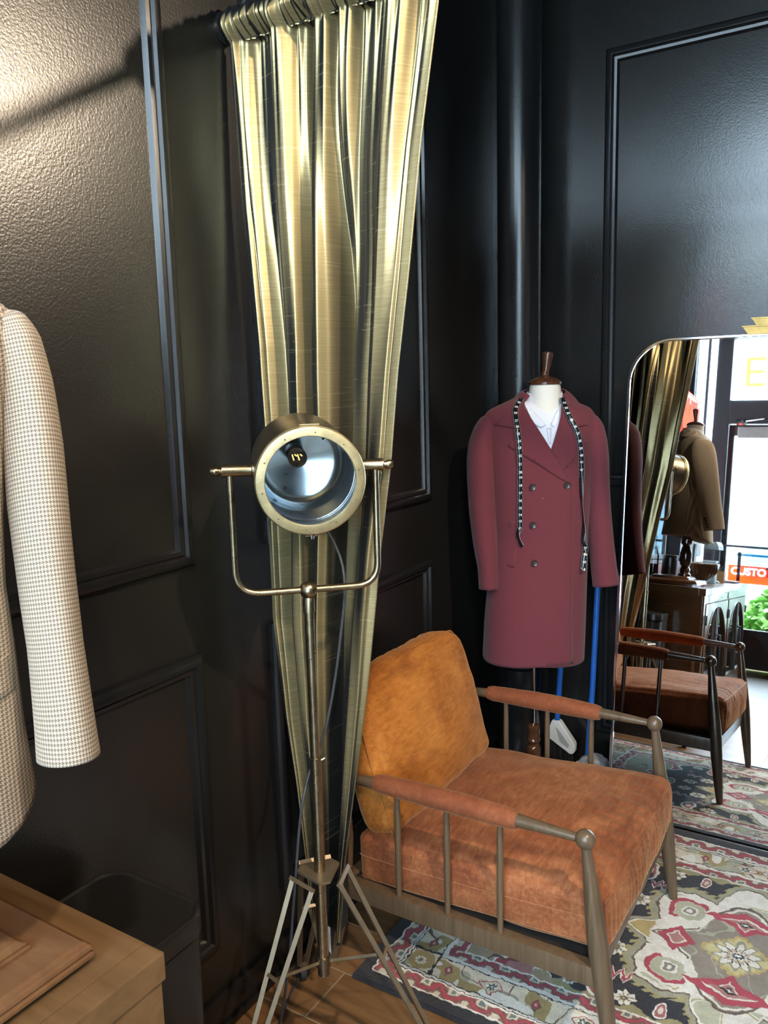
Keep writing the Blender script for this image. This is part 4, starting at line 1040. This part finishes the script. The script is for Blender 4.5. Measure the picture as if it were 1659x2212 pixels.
RP_ = [(.050, 1.598, .020, 0), (.064, 1.54, .022, 10), (.090, 1.483, .022, 0), (.103, 1.42, .016, 0), (.107, 1.36, .014, 10), (.106, 1.28, .014, 45), (.109, 1.235, .018, 80), (.118, 1.17, .02, 80), (.1185, 1.135, .024, 50), (.117, 1.10, .026, 30), (.1265, 1.075, .03, 10), (.121, 1.045, .034, 5), (.116, 1.005, .036, 0)]
ribbon('tape_strand', LP_); ribbon('tape_strand', RP_)
g1_.patch('tape_end', [(.107, 1.014), (.126, 1.012), (.126, 1.004), (.107, 1.006)], .0385, M['chrome'], tp, .0025, .01)
m_print = plain('white_tape_print', (.80, .82, .84), .5)
def numbers(name, path, first, step, n, sgn=1):
    q = smooth_path([(p[0], p[1], p[2]) for p in path], 10); tw = np.interp(np.linspace(0, len(path) - 1, len(q)), range(len(path)), [p[3] for p in path]); acc = 0; num = first
    P3 = [g1_.w(c.x, g1_.front(c.x, c.y, c.z), c.y) for c in q]
    for i in range(1, len(q)):
        acc += (P3[i] - P3[i - 1]).length
        if acc > .0254:
            acc -= .0254; d = (P3[i] - P3[i - 1]).normalized(); sd = (g1_.S - d * g1_.S.dot(d)).normalized(); nn_ = sd.cross(d); nn_ = nn_ if nn_.dot(g1_.F) > 0 else -nn_
            if abs(tw[i]) < 20:
                c = P3[i] + nn_ * .0012; wv = .0053 * len(str(num)) / 2
                b2 = text_bm(str(num), .0115, lambda x, y, z: c + sd * (x - wv) - d * (y - .004) + nn_ * z, .0002, .0003)
                obj(name, b2, m_print, tp)
            num += step
numbers('printed_number', LP_, 30, -1, 20); numbers('printed_number', RP_, 32, 1, 20)

# ---------------------------------------------------------------- houndstooth jacket on the sideboard
ZS = .818
M2 = (.48, 1.065, 0)
g2_ = Garment(M2, 245, [(1.140, .175, .155, .0), (1.22, .169, .145, 0), (1.32, .167, .138, 0), (1.41, .163, .132, 0), (1.50, .168, .135, 0), (1.635, .185, .128, 0)], 1.814, slope=.40, flat=.075)
g2_.shw = .216
form2 = tailor_form((M2[0], M2[1], ZS), g2_, 1.872, "tailor's form on a stepped copper-brown base on the sideboard, wearing the houndstooth jacket", None, (.02, .05))
bm = B(); bx0, bx1, by0, by1 = .325, .686, .946, 1.307; loops = []
for i_, z in ((.030, 0), (.030, .010), (.004, .011), (.0, .014), (.0, .019), (.004, .0215), (.0035, .0245), (.0005, .027), (.002, .0315), (.006, .0335), (.0075, .0365), (.013, .040), (.060, .041), (.060, .0465), (.064, .048), (.0635, .052), (.068, .0535), (.074, .058), (.085, .060)):
    loops.append([bm.verts.new((x, y, ZS + z)) for x, y in rrect(bx0 + i_, bx1 - i_, by0 + i_, by1 - i_, .004, 3)])
for p, q in zip(loops, loops[1:]):
    for k in range(len(p)): bm.faces.new((p[k], p[(k + 1) % len(p)], q[(k + 1) % len(p)], q[k]))
bm.faces.new(loops[0]); bm.faces.new(loops[-1])
base = obj('stepped_base', bm, M['copper_wood'], form2, 22)
bm = B(); pz = ZS + .060
lathe(bm, [(.0, pz), (.040, pz), (.040, pz + .012), (.030, pz + .02), (.030, pz + .03), (.036, pz + .04), (.030, pz + .055), (.024, pz + .062), (.032, pz + .075), (.040, pz + .10), (.040, pz + .15), (.030, pz + .185), (.022, pz + .20), (.036, pz + .215), (.036, pz + .24), (.02, pz + .26)], (M2[0], M2[1], 0), n=36); obj('turned_post', bm, M['walnut'], form2, 35)
jk = thing('suit_jacket', 'cream and brown houndstooth jacket on the form above the sideboard', 'jacket', (M2[0], M2[1], 1.1))
VJ = [(-.075, 1.86), (-.055, 1.75), (0, 1.56), (.055, 1.75), (.075, 1.86)]
def jk_hem(ux, uf, k): return (-.050 * max(0, uf) * (1 - .9 * max(0, .35 - abs(ux)) / .35) + .0) * (1 - k) ** 3
o = g2_.torso('jacket_body', M['hound'], jk, keep=inside([(-.080, 1.88), (-.062, 1.75), (0, 1.545), (.062, 1.75), (.080, 1.88)]), hem=jk_hem); solid(o, .004, -1)
g2_.sleeve('sleeve', [(.198, .0, 1.756, .005, .02), (.202, .0, 1.746, .018, .048), (.206, .002, 1.718, .028, .064), (.2105, .010, 1.66, .0315, .074), (.2115, .026, 1.58, .0335, .073), (.2095, .052, 1.46, .0310, .068), (.2090, .080, 1.33, .0290, .062), (.2080, .102, 1.24, .0315, .060), (.2075, .112, 1.188, .0340, .058)], M['hound'], jk)
g2_.sleeve('sleeve', [(-.198, .0, 1.756, .005, .02), (-.202, .0, 1.746, .018, .048), (-.206, .002, 1.718, .028, .064), (-.2105, .010, 1.66, .0315, .074), (-.2115, .026, 1.58, .0335, .073), (-.2095, .052, 1.46, .0310, .068), (-.2090, .080, 1.33, .0290, .062), (-.2080, .102, 1.24, .0315, .060), (-.2075, .112, 1.188, .0340, .058)], M['hound'], jk)
g2_.patch('lapel', [(-.070, 1.81), (-.055, 1.75), (0, 1.555), (.01, 1.53), (-.05, 1.58), (-.135, 1.66), (-.11, 1.70), (-.10, 1.77)], .008, M['hound'], jk, .004, .014)
g2_.patch('lapel', [(.070, 1.81), (.055, 1.75), (0, 1.555), (-.0, 1.53), (.05, 1.58), (.135, 1.66), (.11, 1.70), (.10, 1.77)], .006, M['hound'], jk, .004, .014)
g2_.collar('collar', (.078, .066), (.125, .095), M['hound'], jk, .022)
g2_.patch('pocket_flap', [(.06, 1.335), (.155, 1.325), (.157, 1.275), (.062, 1.285)], .005, M['hound'], jk, .004, .014)
g2_.patch('pocket_flap', [(-.06, 1.335), (-.155, 1.325), (-.157, 1.275), (-.062, 1.285)], .005, M['hound'], jk, .004, .014)
for z in (1.50, 1.40):
    bm = B(); lathe(bm, [(.0, 0), (.010, .0), (.011, .003), (.0, .004)], g2_.w(-.004, g2_.front(0, z, .006), z), g2_.F, 24); obj('button', bm, m_btn, jk, 30)
for k in range(4):   # cuff buttons on the outer back edge of the sleeve by the mirror
    z = 1.205 + k * .017; bm = B(); lathe(bm, [(.0, -.002), (.0065, -.002), (.007, .002), (.0, .003)], g2_.w(.2075 + .022, .105 - .044 - k * .006, z), g2_.S * .8 - g2_.F * .6, 20); obj('cuff_button', bm, m_btn, jk, 30)
sh2 = thing('dress_shirt', 'pale shirt under the houndstooth jacket', 'shirt', (M2[0], M2[1], 1.3))
g2_.torso('shirt_front', M['shirt'], sh2, shrink=.014, zmin=1.30, nz=20)
g2_.collar('shirt_collar', (.066, .064), (.078, .074), M['shirt'], sh2, .036, (-60, 240), .002)

# ================================================================== SIDEBOARD
CX0, CX1, CY0, CY1 = -1.15, .75, .883, 1.374
cab = thing('sideboard', 'bronze-brown sideboard with arched glass doors beside the black bin', 'sideboard', ((CX0 + CX1) / 2, 1.13, 0))
bm = B(); box(bm, (CX0 - .006, CY0 + .036, ZS - .045), (CX1 + .004, CY1, ZS), .0015); obj('top', bm, M['bronze_wood'], cab)
bm = B(); box(bm, (CX0 - .006, CY0 - .006, ZS - .045), (CX1 + .004, CY0 + .0358, ZS), .0025); obj('front_edging', bm, M['bronze_wood'], cab)
bm = B()
for lo, hi in (((CX0, CY0 + .012, .05), (CX0 + .025, CY1, ZS - .046)), ((CX1 - .025, CY0 + .012, .05), (CX1, CY1, ZS - .046)), ((CX0 + .025, CY0 + .012, .05), (CX1 - .025, CY1, .075)), ((CX0 + .025, CY1 - .012, .075), (CX1 - .025, CY1, ZS - .046)), ((-.22, CY0 + .03, .075), (-.18, CY1 - .012, ZS - .046)), ((CX0 + .02, CY0 + .03, 0), (CX1 - .02, CY1 - .02, .05))):
    box(bm, lo, hi, .0015)
obj('carcass', bm, M['bronze_wood'], cab)
bm = B()
for lo, hi in (((CX0, CY0, .05), (CX0 + .05, CY0 + .012, ZS - .046)), ((CX1 - .05, CY0, .05), (CX1, CY0 + .012, ZS - .046)), ((-.225, CY0, .05), (-.175, CY0 + .012, ZS - .046)), ((CX0 + .05, CY0, ZS - .096), (CX1 - .05, CY0 + .012, ZS - .046)), ((CX0 + .05, CY0, .05), (CX1 - .05, CY0 + .012, .10))):
    box(bm, lo, hi, .001)
obj('face_frame', bm, M['bronze_wood'], cab)
bm = B(); box(bm, (CX0 + .03, CY0 + .05, .44), (-.225, CY1 - .02, .455)); box(bm, (-.175, CY0 + .05, .44), (CX1 - .03, CY1 - .02, .455)); obj('shelf', bm, M['bronze_wood'], cab)
def door(x0, x1, hinge_right):
    z0, z1 = .104, ZS - .10; y0, y1 = CY0 - .006, CY0 + .014; w = x1 - x0; st = .042
    dn = thing('tmp', None, None, (0, 0, 0)); bpy.data.objects.remove(dn)
    # opening: half arch rising towards the meeting stile
    inner = []; xa, xb = x0 + st, x1 - .028; 
    if not hinge_right: xa, xb = x1 - st, x0 + .028
    zs0, zs1 = z0 + .06, z1 - .36
    n = 14; inner.append((xa, zs0)); inner += [(xa + (xb - xa) * (1 - math.cos(math.radians(90 * k / n))), zs1 + (z1 - .03 - zs1) * math.sin(math.radians(90 * k / n))) for k in range(n + 1)]; inner.append((xb, zs0))
    A_, B_ = (x0, x1) if hinge_right else (x1, x0)
    outer = [(A_, z0)] + [(A_ + (B_ - A_) * max(0, (k - n * .35) / (n * .65)), z0 + (z1 - z0) * min(1, k / (n * .35))) for k in range(n + 1)] + [(B_, z0)]
    bm = B(); loops = []
    for pts, y in ((outer, y1), (outer, y0), (inner, y0), (inner, y0 + .006), (inner, y1)): loops.append([bm.verts.new((x, y, z)) for x, z in pts])
    m = len(outer)
    for p, q in zip(loops, loops[1:] + loops[:1]):
        for k in range(m): bm.faces.new((p[k], p[(k + 1) % m], q[(k + 1) % m], q[k]))
    d_ = obj('door', bm, M['bronze_wood'], cab)
    bm = B(); bm.faces.new([bm.verts.new((x, CY0 + .006, z)) for x, z in inner]); gl = obj('door_glass', bm, M['glass'], d_)
    bm = B(); pts = [V((x, y0 - .001, z)) for x, z in inner]; tube(bm, pts, .004, 8); obj('arch_bead', bm, M['bronze_wood'], d_, 60)
    hx_ = xb + (.014 if hinge_right else -.014)
    bm = B(); tube(bm, [(hx_, y0 - .001, .50), (hx_, y0 - .028, .50), (hx_, y0 - .028, .30), (hx_, y0 - .001, .30)], .0055, 8); obj('handle', bm, M['black_plastic'], d_, 50)
    for z in (z0 + .10, z1 - .10):
        bm = B(); xh = A_; tube(bm, [(xh, y0 - .004, z - .03), (xh, y0 - .004, z + .03)], .0055, 10); box(bm, (xh - .014, y0 - .0025, z - .026), (xh + .014, y0 - .0005, z + .026)); obj('hinge', bm, M['black_plastic'], d_, 40)
door(.275, CX1 - .052, False); door(-.173, .272, True); door(-.677, -.227, False); door(CX0 + .052, -.68, True)

# things on the sideboard, seen in the mirror
bw = thing('fluted_bowl', 'dark fluted bowl on a small foot on the sideboard, reflected in the mirror', 'bowl', (-.10, 1.064, ZS))
bm = B(); n = 72; rings = []
prof = [(.030, .0), (.042, .002), (.040, .012), (.052, .022), (.080, .045), (.104, .080), (.116, .115), (.122, .140), (.118, .141), (.110, .115), (.096, .08), (.06, .045), (.0, .035)]
for r, h in prof:
    rings.append([bm.verts.new((-.10 + r * (1 + (.035 if .02 < h < .135 and r > .05 else 0) * math.cos(24 * 2 * PI * k / n)) * math.cos(2 * PI * k / n), 1.064 + r * (1 + (.035 if .02 < h < .135 and r > .05 else 0) * math.cos(24 * 2 * PI * k / n)) * math.sin(2 * PI * k / n), ZS + h)) for k in range(n)])
for a, b2 in zip(rings, rings[1:]):
    for k in range(n): bm.faces.new((a[k], a[(k + 1) % n], b2[(k + 1) % n], b2[k]))
bm.faces.new(rings[0]); obj('bowl_body', bm, M['walnut'], bw, 50)
bm = B(); lathe(bm, [(.117, .140), (.124, .138), (.126, .143), (.123, .148), (.117, .146), (.117, .140)], (-.10, 1.064, ZS), n=48, caps=False); obj('rim', bm, M['bronze_wood'], bw, 40)
bm = B(); box(bm, (-.47, 1.01, ZS), (-.37, 1.10, ZS + .155), .004); tb = thing('storage_box', 'pale blue box behind the fluted bowl, reflected in the mirror', 'box', (-.42, 1.055, ZS)); obj('box_body', bm, plain('pale_blue_card', (.42, .60, .66), .6), tb); bm = B(); box(bm, (-.474, 1.006, ZS + .1551), (-.366, 1.104, ZS + .170), .003); obj('box_lid', bm, M['white_plastic'], tb)
ph = thing('pen_holder', 'small orange wooden holder of black pens on the sideboard, reflected in the mirror', 'pen holder', (-.78, 1.035, ZS))
bm = B()
for lo, hi in (((-.82, 1.0, ZS), (-.74, 1.07, ZS + .006)), ((-.82, 1.0, ZS + .006), (-.814, 1.07, ZS + .09)), ((-.746, 1.0, ZS + .006), (-.74, 1.07, ZS + .09)), ((-.814, 1.0, ZS + .006), (-.746, 1.006, ZS + .09)), ((-.814, 1.064, ZS + .006), (-.746, 1.07, ZS + .09))): box(bm, lo, hi)
obj('holder', bm, wood('orange_pine', (.50, .20, .06), (.66, .30, .10), .4, (5, 5, 60)), ph)
pen = None
for k in range(7):
    x, y = -.805 + .008 * k, 1.015 + .006 * ((k * 3) % 7); bm = B(); tube(bm, [(x, y, ZS + .008), (x + .004 * ((k % 3) - 1), y + .003 * ((k % 2) * 2 - 1), ZS + .118 + .006 * (k % 3))], .0038, 8)
    o = obj('pen', bm, M['black_plastic'], None, 50); tag(o, 'black pen standing in the orange wooden holder, reflected in the mirror', 'pen', 'pens in the orange wooden holder')
t = thing('canister', 'matt black cylinder canister on the sideboard by the side window, reflected in the mirror', 'canister', (.195, 1.222, ZS))
bm = B(); lathe(bm, [(.0, 0), (.052, 0), (.054, .004), (.050, .17), (.0, .17)], (.195, 1.222, ZS), n=40); obj('canister_body', bm, M['black_plastic'], t, 40); bm = B(); lathe(bm, [(.052, .1705), (.052, .186), (.048, .19), (.0, .19)], (.195, 1.222, ZS), n=40); obj('canister_lid', bm, M['black_rubber'], t, 40)
t = thing('glass_bottle', 'tall clear bottle on the sideboard beside the canister, reflected in the mirror', 'bottle', (.265, 1.318, ZS))
bm = B(); lathe(bm, [(.0, 0), (.034, 0), (.036, .004), (.036, .19), (.030, .215), (.014, .25), (.014, .30), (.016, .302), (.016, .312), (.012, .312)], (.265, 1.318, ZS), n=36); obj('bottle_body', bm, M['glass'], t, 40); bm = B(); lathe(bm, [(.0, .3125), (.017, .3125), (.017, .335), (.0, .337)], (.265, 1.318, ZS), n=28); obj('stopper', bm, M['chrome'], t, 40); bm = B(); lathe(bm, [(.0, .006), (.033, .006), (.033, .12), (.0, .12)], (.265, 1.318, ZS), n=36); obj('liquid', bm, plain('dark_amber_liquid', (.10, .04, .015), .1), t, 40)
# sewing machine
sm = thing('sewing_machine', 'black and white sewing machine behind the fluted bowl, reflected in the mirror', 'sewing machine', (-.52, 1.22, ZS))
bm = B(); box(bm, (-.70, 1.14, ZS), (-.34, 1.30, ZS + .05), .012); obj('machine_bed', bm, M['white_plastic'], sm)
bm = B(); prism(bm, [(-.44, .0505), (-.345, .0505), (-.36, .29), (-.39, .31), (-.66, .30), (-.695, .27), (-.695, .20), (-.64, .19), (-.60, .205), (-.46, .205)], lambda a, b, h: (a, h, ZS + b), 1.17, 1.27); bmesh.ops.bevel(bm, geom=list(bm.edges), offset=.008, segments=2, affect='EDGES'); obj('machine_arm', bm, M['white_plastic'], sm)
bm = B(); prism(bm, [(-.435, .06), (-.35, .06), (-.365, .285), (-.42, .29), (-.43, .2)], lambda a, b, h: (a, h, ZS + b), 1.162, 1.1695); obj('front_cover', bm, M['black_plastic'], sm)
bm = B(); lathe(bm, [(.0, 0), (.036, 0), (.038, .004), (.038, .02), (.034, .024), (.0, .024)], (-.352, 1.22, ZS + .20), (1, 0, .06), 32); obj('hand_wheel', bm, M['black_plastic'], sm, 40)
bm = B(); tube(bm, [(-.665, 1.22, ZS + .19), (-.665, 1.22, ZS + .06)], .004, 8); box(bm, (-.675, 1.20, ZS + .052), (-.655, 1.24, ZS + .06), .001); obj('needle_bar', bm, M['chrome'], sm, 40)
dl = thing('desk_lamp', "grey banker's lamp on the sideboard between bowl and window, reflected in the mirror", 'desk lamp', (-.64, 1.06, ZS))
bm = B(); lathe(bm, [(.0, 0), (.06, 0), (.062, .006), (.05, .016), (.014, .03), (.0, .03)], (-.64, 1.075, ZS), n=36); obj('lamp_base', bm, M['walnut'], dl, 40)
bm = B(); lathe(bm, [(.007, .03), (.013, .06), (.008, .08), (.007, .27)], (-.64, 1.075, ZS), n=20); obj('lamp_stem', bm, M['walnut'], dl, 40)
bm = B(); prism(bm, [(-.055, .255), (.055, .255), (.052, .285), (.036, .315), (-.036, .315), (-.052, .285)], lambda a, b, h: (h, 1.075 + a, ZS + b), -.76, -.52); obj('lamp_shade', bm, M['grey_plastic'], dl)
t = thing('folder', 'closed maroon folder lying on the sideboard end, reflected in the mirror', 'folder', (-1.0, 1.02, ZS)); bm = B(); box(bm, (-1.10, .93, ZS + .0005), (-.86, 1.09, ZS + .004), .001); box(bm, (-1.10, .93, ZS + .012), (-.86, 1.09, ZS + .0155), .001); box(bm, (-1.10, 1.086, ZS + .004), (-.86, 1.09, ZS + .012)); obj('cover', bm, plain('maroon_board', (.13, .025, .035), .5), t); bm = B(); box(bm, (-1.097, .934, ZS + .0042), (-.864, 1.085, ZS + .0118)); obj('pages', bm, M['paper'], t)

# ================================================================== BIN
bn = thing('trash_bin', 'black rectangular lidded bin between the sideboard and the black wall panel', 'bin', (.915, 1.22, 0))
def rr_loft(bm, lv):
    rings = []
    for (x0, x1, y0, y1, r, z) in lv: rings.append([bm.verts.new((x, y, z)) for x, y in rrect(x0, x1, y0, y1, r, 8)])
    for a, b2 in zip(rings, rings[1:]):
        for k in range(len(a)): bm.faces.new((a[k], a[(k + 1) % len(a)], b2[(k + 1) % len(a)], b2[k]))
    bm.faces.new(rings[0]); bm.faces.new(rings[-1]); return bm
X0, X1, Y0_, Y1_ = .790, 1.050, 1.072, 1.358
obj('bin_body', rr_loft(B(), [(X0 + .012, X1 - .012, Y0_ + .012, Y1_ - .012, .05, .002), (X0 + .004, X1 - .004, Y0_ + .004, Y1_ - .004, .055, .60), (X0 + .006, X1 - .006, Y0_ + .006, Y1_ - .006, .055, .604)]), M['black_plastic'], bn, 35)
bmx = rr_loft(B(), [(X0, X1, Y0_, Y1_, .058, .608), (X0, X1, Y0_, Y1_, .058, .643), (X0 + .002, X1 - .002, Y0_ + .002, Y1_ - .002, .057, .648), (X0 + .007, X1 - .007, Y0_ + .007, Y1_ - .007, .053, .650), (X0 + .012, X1 - .012, Y0_ + .012, Y1_ - .012, .05, .646), (X0 + .05, X1 - .05, Y0_ + .05, Y1_ - .05, .03, .645)])
lid = obj('bin_lid', bmx, M['black_plastic'], bn, 30)
bm = B(); box(bm, (X0 + .09, Y0_ - .014, .02), (X1 - .09, Y0_ + .012, .035), .004); obj('pedal', bm, M['black_rubber'], bn)

# ================================================================== BROOM and DUSTPAN by the mirror
br = thing('broom', 'angled broom with a blue handle and white head behind the armchair', 'broom', (3.05, 1.03, .0))
BXc = 3.052
bm = B(); tube(bm, [(BXc, 1.078, .275), (BXc + .005, 1.060, .62), (BXc + .052, 1.028, 1.30)], .0115, 16); obj('broom_handle', bm, M['blue_metal'], br, 50)
bm = B(); out = [(1.096, .275), (1.064, .278), (.998, .190), (1.000, .152), (1.016, .142), (1.112, .196), (1.118, .212)]; hole = [(1.078, .250), (1.070, .245), (1.020, .184), (1.026, .170), (1.060, .190)]
prism(bm, out, lambda a, b, h: (BXc + h, a, b), -.016, .016); bmesh.ops.bevel(bm, geom=list(bm.edges), offset=.004, segments=2, affect='EDGES'); obj('broom_head', bm, M['white_plastic'], br, 40)
bm = B(); prism(bm, hole, lambda a, b, h: (BXc + h, a, b), -.0172, -.0162); obj('head_recess', bm, M['grey_plastic'], br)
bm = B()
for k in range(90):
    u = rng.random(); y = 1.012 + .102 * u; z = .149 + .050 * u; x = BXc + .013 * (rng.random() * 2 - 1)
    tube(bm, [(x, y, z), (x + .006 * (rng.random() - .5), y - .006 + .010 * (rng.random() - .5), max(.004, z - .135))], .0011, 4, caps=False)
tag(obj('bristles', bm, M['black_rubber'], br), kind='stuff')
dp = thing('dustpan', 'grey upright dustpan with a blue handle beside the mirror', 'dustpan', (2.97, .90, 0))
bm = B(); prism(bm, [(.845, .003), (.985, .003), (.985, .10), (.965, .155), (.925, .172), (.875, .165), (.850, .13)], lambda a, b, h: (h, a, b), 2.985, 3.06); bmesh.ops.bevel(bm, geom=list(bm.edges), offset=.012, segments=3, affect='EDGES'); obj('dustpan_hood', bm, M['grey_plastic'], dp, 40)
bm = B(); box(bm, (2.925, .855, .003), (2.984, .975, .010), .002); box(bm, (2.93, .86, .0101), (2.984, .866, .10), .002); box(bm, (2.93, .964, .0101), (2.984, .970, .15), .002); box(bm, (2.96, .900, .158), (2.984, .915, .195), .003); obj('dustpan_tray', bm, M['white_plastic'], dp)
bm = B(); tube(bm, [(3.02, .938, .171), (3.045, .930, .45), (3.075, .925, .85), (3.095, .925, 1.05)], .0115, 16); obj('dustpan_handle', bm, M['blue_metal'], dp, 50)
# ================================================================== LIGHT
w = bpy.data.worlds.new('daylight'); SC.world = w; w.use_nodes = True; nt = w.node_tree
bg = nt.nodes['Background']; bg.inputs['Color'].default_value = (.66, .84, 1.0, 1); bg.inputs['Strength'].default_value = 13
sun = bpy.data.lights.new('sun', 'SUN'); sun.energy = 4.0; sun.angle = .01; sun.color = (1, .95, .86); so = bpy.data.objects.new('sun', sun); COL.objects.link(so); so.rotation_euler = (math.radians(-38), math.radians(20), 0)
def portal(loc, rot, sx, sy):
    l = bpy.data.lights.new('portal', 'AREA'); l.shape = 'RECTANGLE'; l.size = sx; l.size_y = sy; l.cycles.is_portal = True
    o = bpy.data.objects.new('window_portal', l); COL.objects.link(o); o.location = loc; o.rotation_euler = rot
portal((XF + .02, (YB + YW) / 2, 2.0), (0, math.radians(-90), 0), 3.9, YW - YB)
portal(((WX0 + WX1) / 2, YW - .025, (WZ0 + WZ1) / 2), (math.radians(-90), 0, 0), WX1 - WX0, WZ1 - WZ0)
def spot(name, loc, target, power, size, blend, rad, col):
    l = bpy.data.lights.new(name, 'SPOT'); l.energy = power; l.spot_size = math.radians(size); l.spot_blend = blend; l.shadow_soft_size = rad; l.color = col
    o = bpy.data.objects.new(name, l); COL.objects.link(o); o.location = loc
    o.rotation_euler = (V(target) - V(loc)).to_track_quat('-Z', 'Y').to_euler()
    return o
WARM = (1.0, .80, .58)
spot('track_spot', (2.47, -1.04, 3.04), (1.0, 1.39, 2.42), 150, 46, .9, .045, WARM)
spot('track_spot', (.75, -1.0, 3.3), (2.05, 1.05, .80), 190, 66, .9, .05, WARM)
spot('track_spot', (-.6, -.5, 3.3), (.55, 1.05, 1.4), 110, 70, .8, .05, WARM)

# ================================================================== CAMERA
R_ = ((0.52347336, -0.14332574, 0.83990081), (-0.85165843, -0.0584396, 0.52082889), (-0.02556472, -0.98794866, -0.15265615))
cam = bpy.data.cameras.new('camera'); co = bpy.data.objects.new('camera', cam); COL.objects.link(co)
m4 = Matrix.Identity(4)
for r in range(3):
    m4[r][0] = R_[r][0]; m4[r][1] = -R_[r][1]; m4[r][2] = -R_[r][2]
m4.translation = V((0, 0, 1.65)); co.matrix_world = m4
cam.sensor_fit = 'VERTICAL'; cam.sensor_height = 24; cam.lens = 1745.233 / 2212 * 24; cam.clip_start = .02; cam.clip_end = 200
SC.camera = co
SC.view_settings.view_transform = 'Standard'; SC.view_settings.look = 'None'; SC.view_settings.exposure = .7; SC.view_settings.gamma = 1.0
SC.view_settings.use_curve_mapping = False
SC.cycles.max_bounces = 8; SC.cycles.glossy_bounces = 5; SC.cycles.transparent_max_bounces = 12; SC.cycles.use_denoising = True; SC.cycles.sample_clamp_indirect = 6; SC.cycles.caustics_reflective = False; SC.cycles.caustics_refractive = False
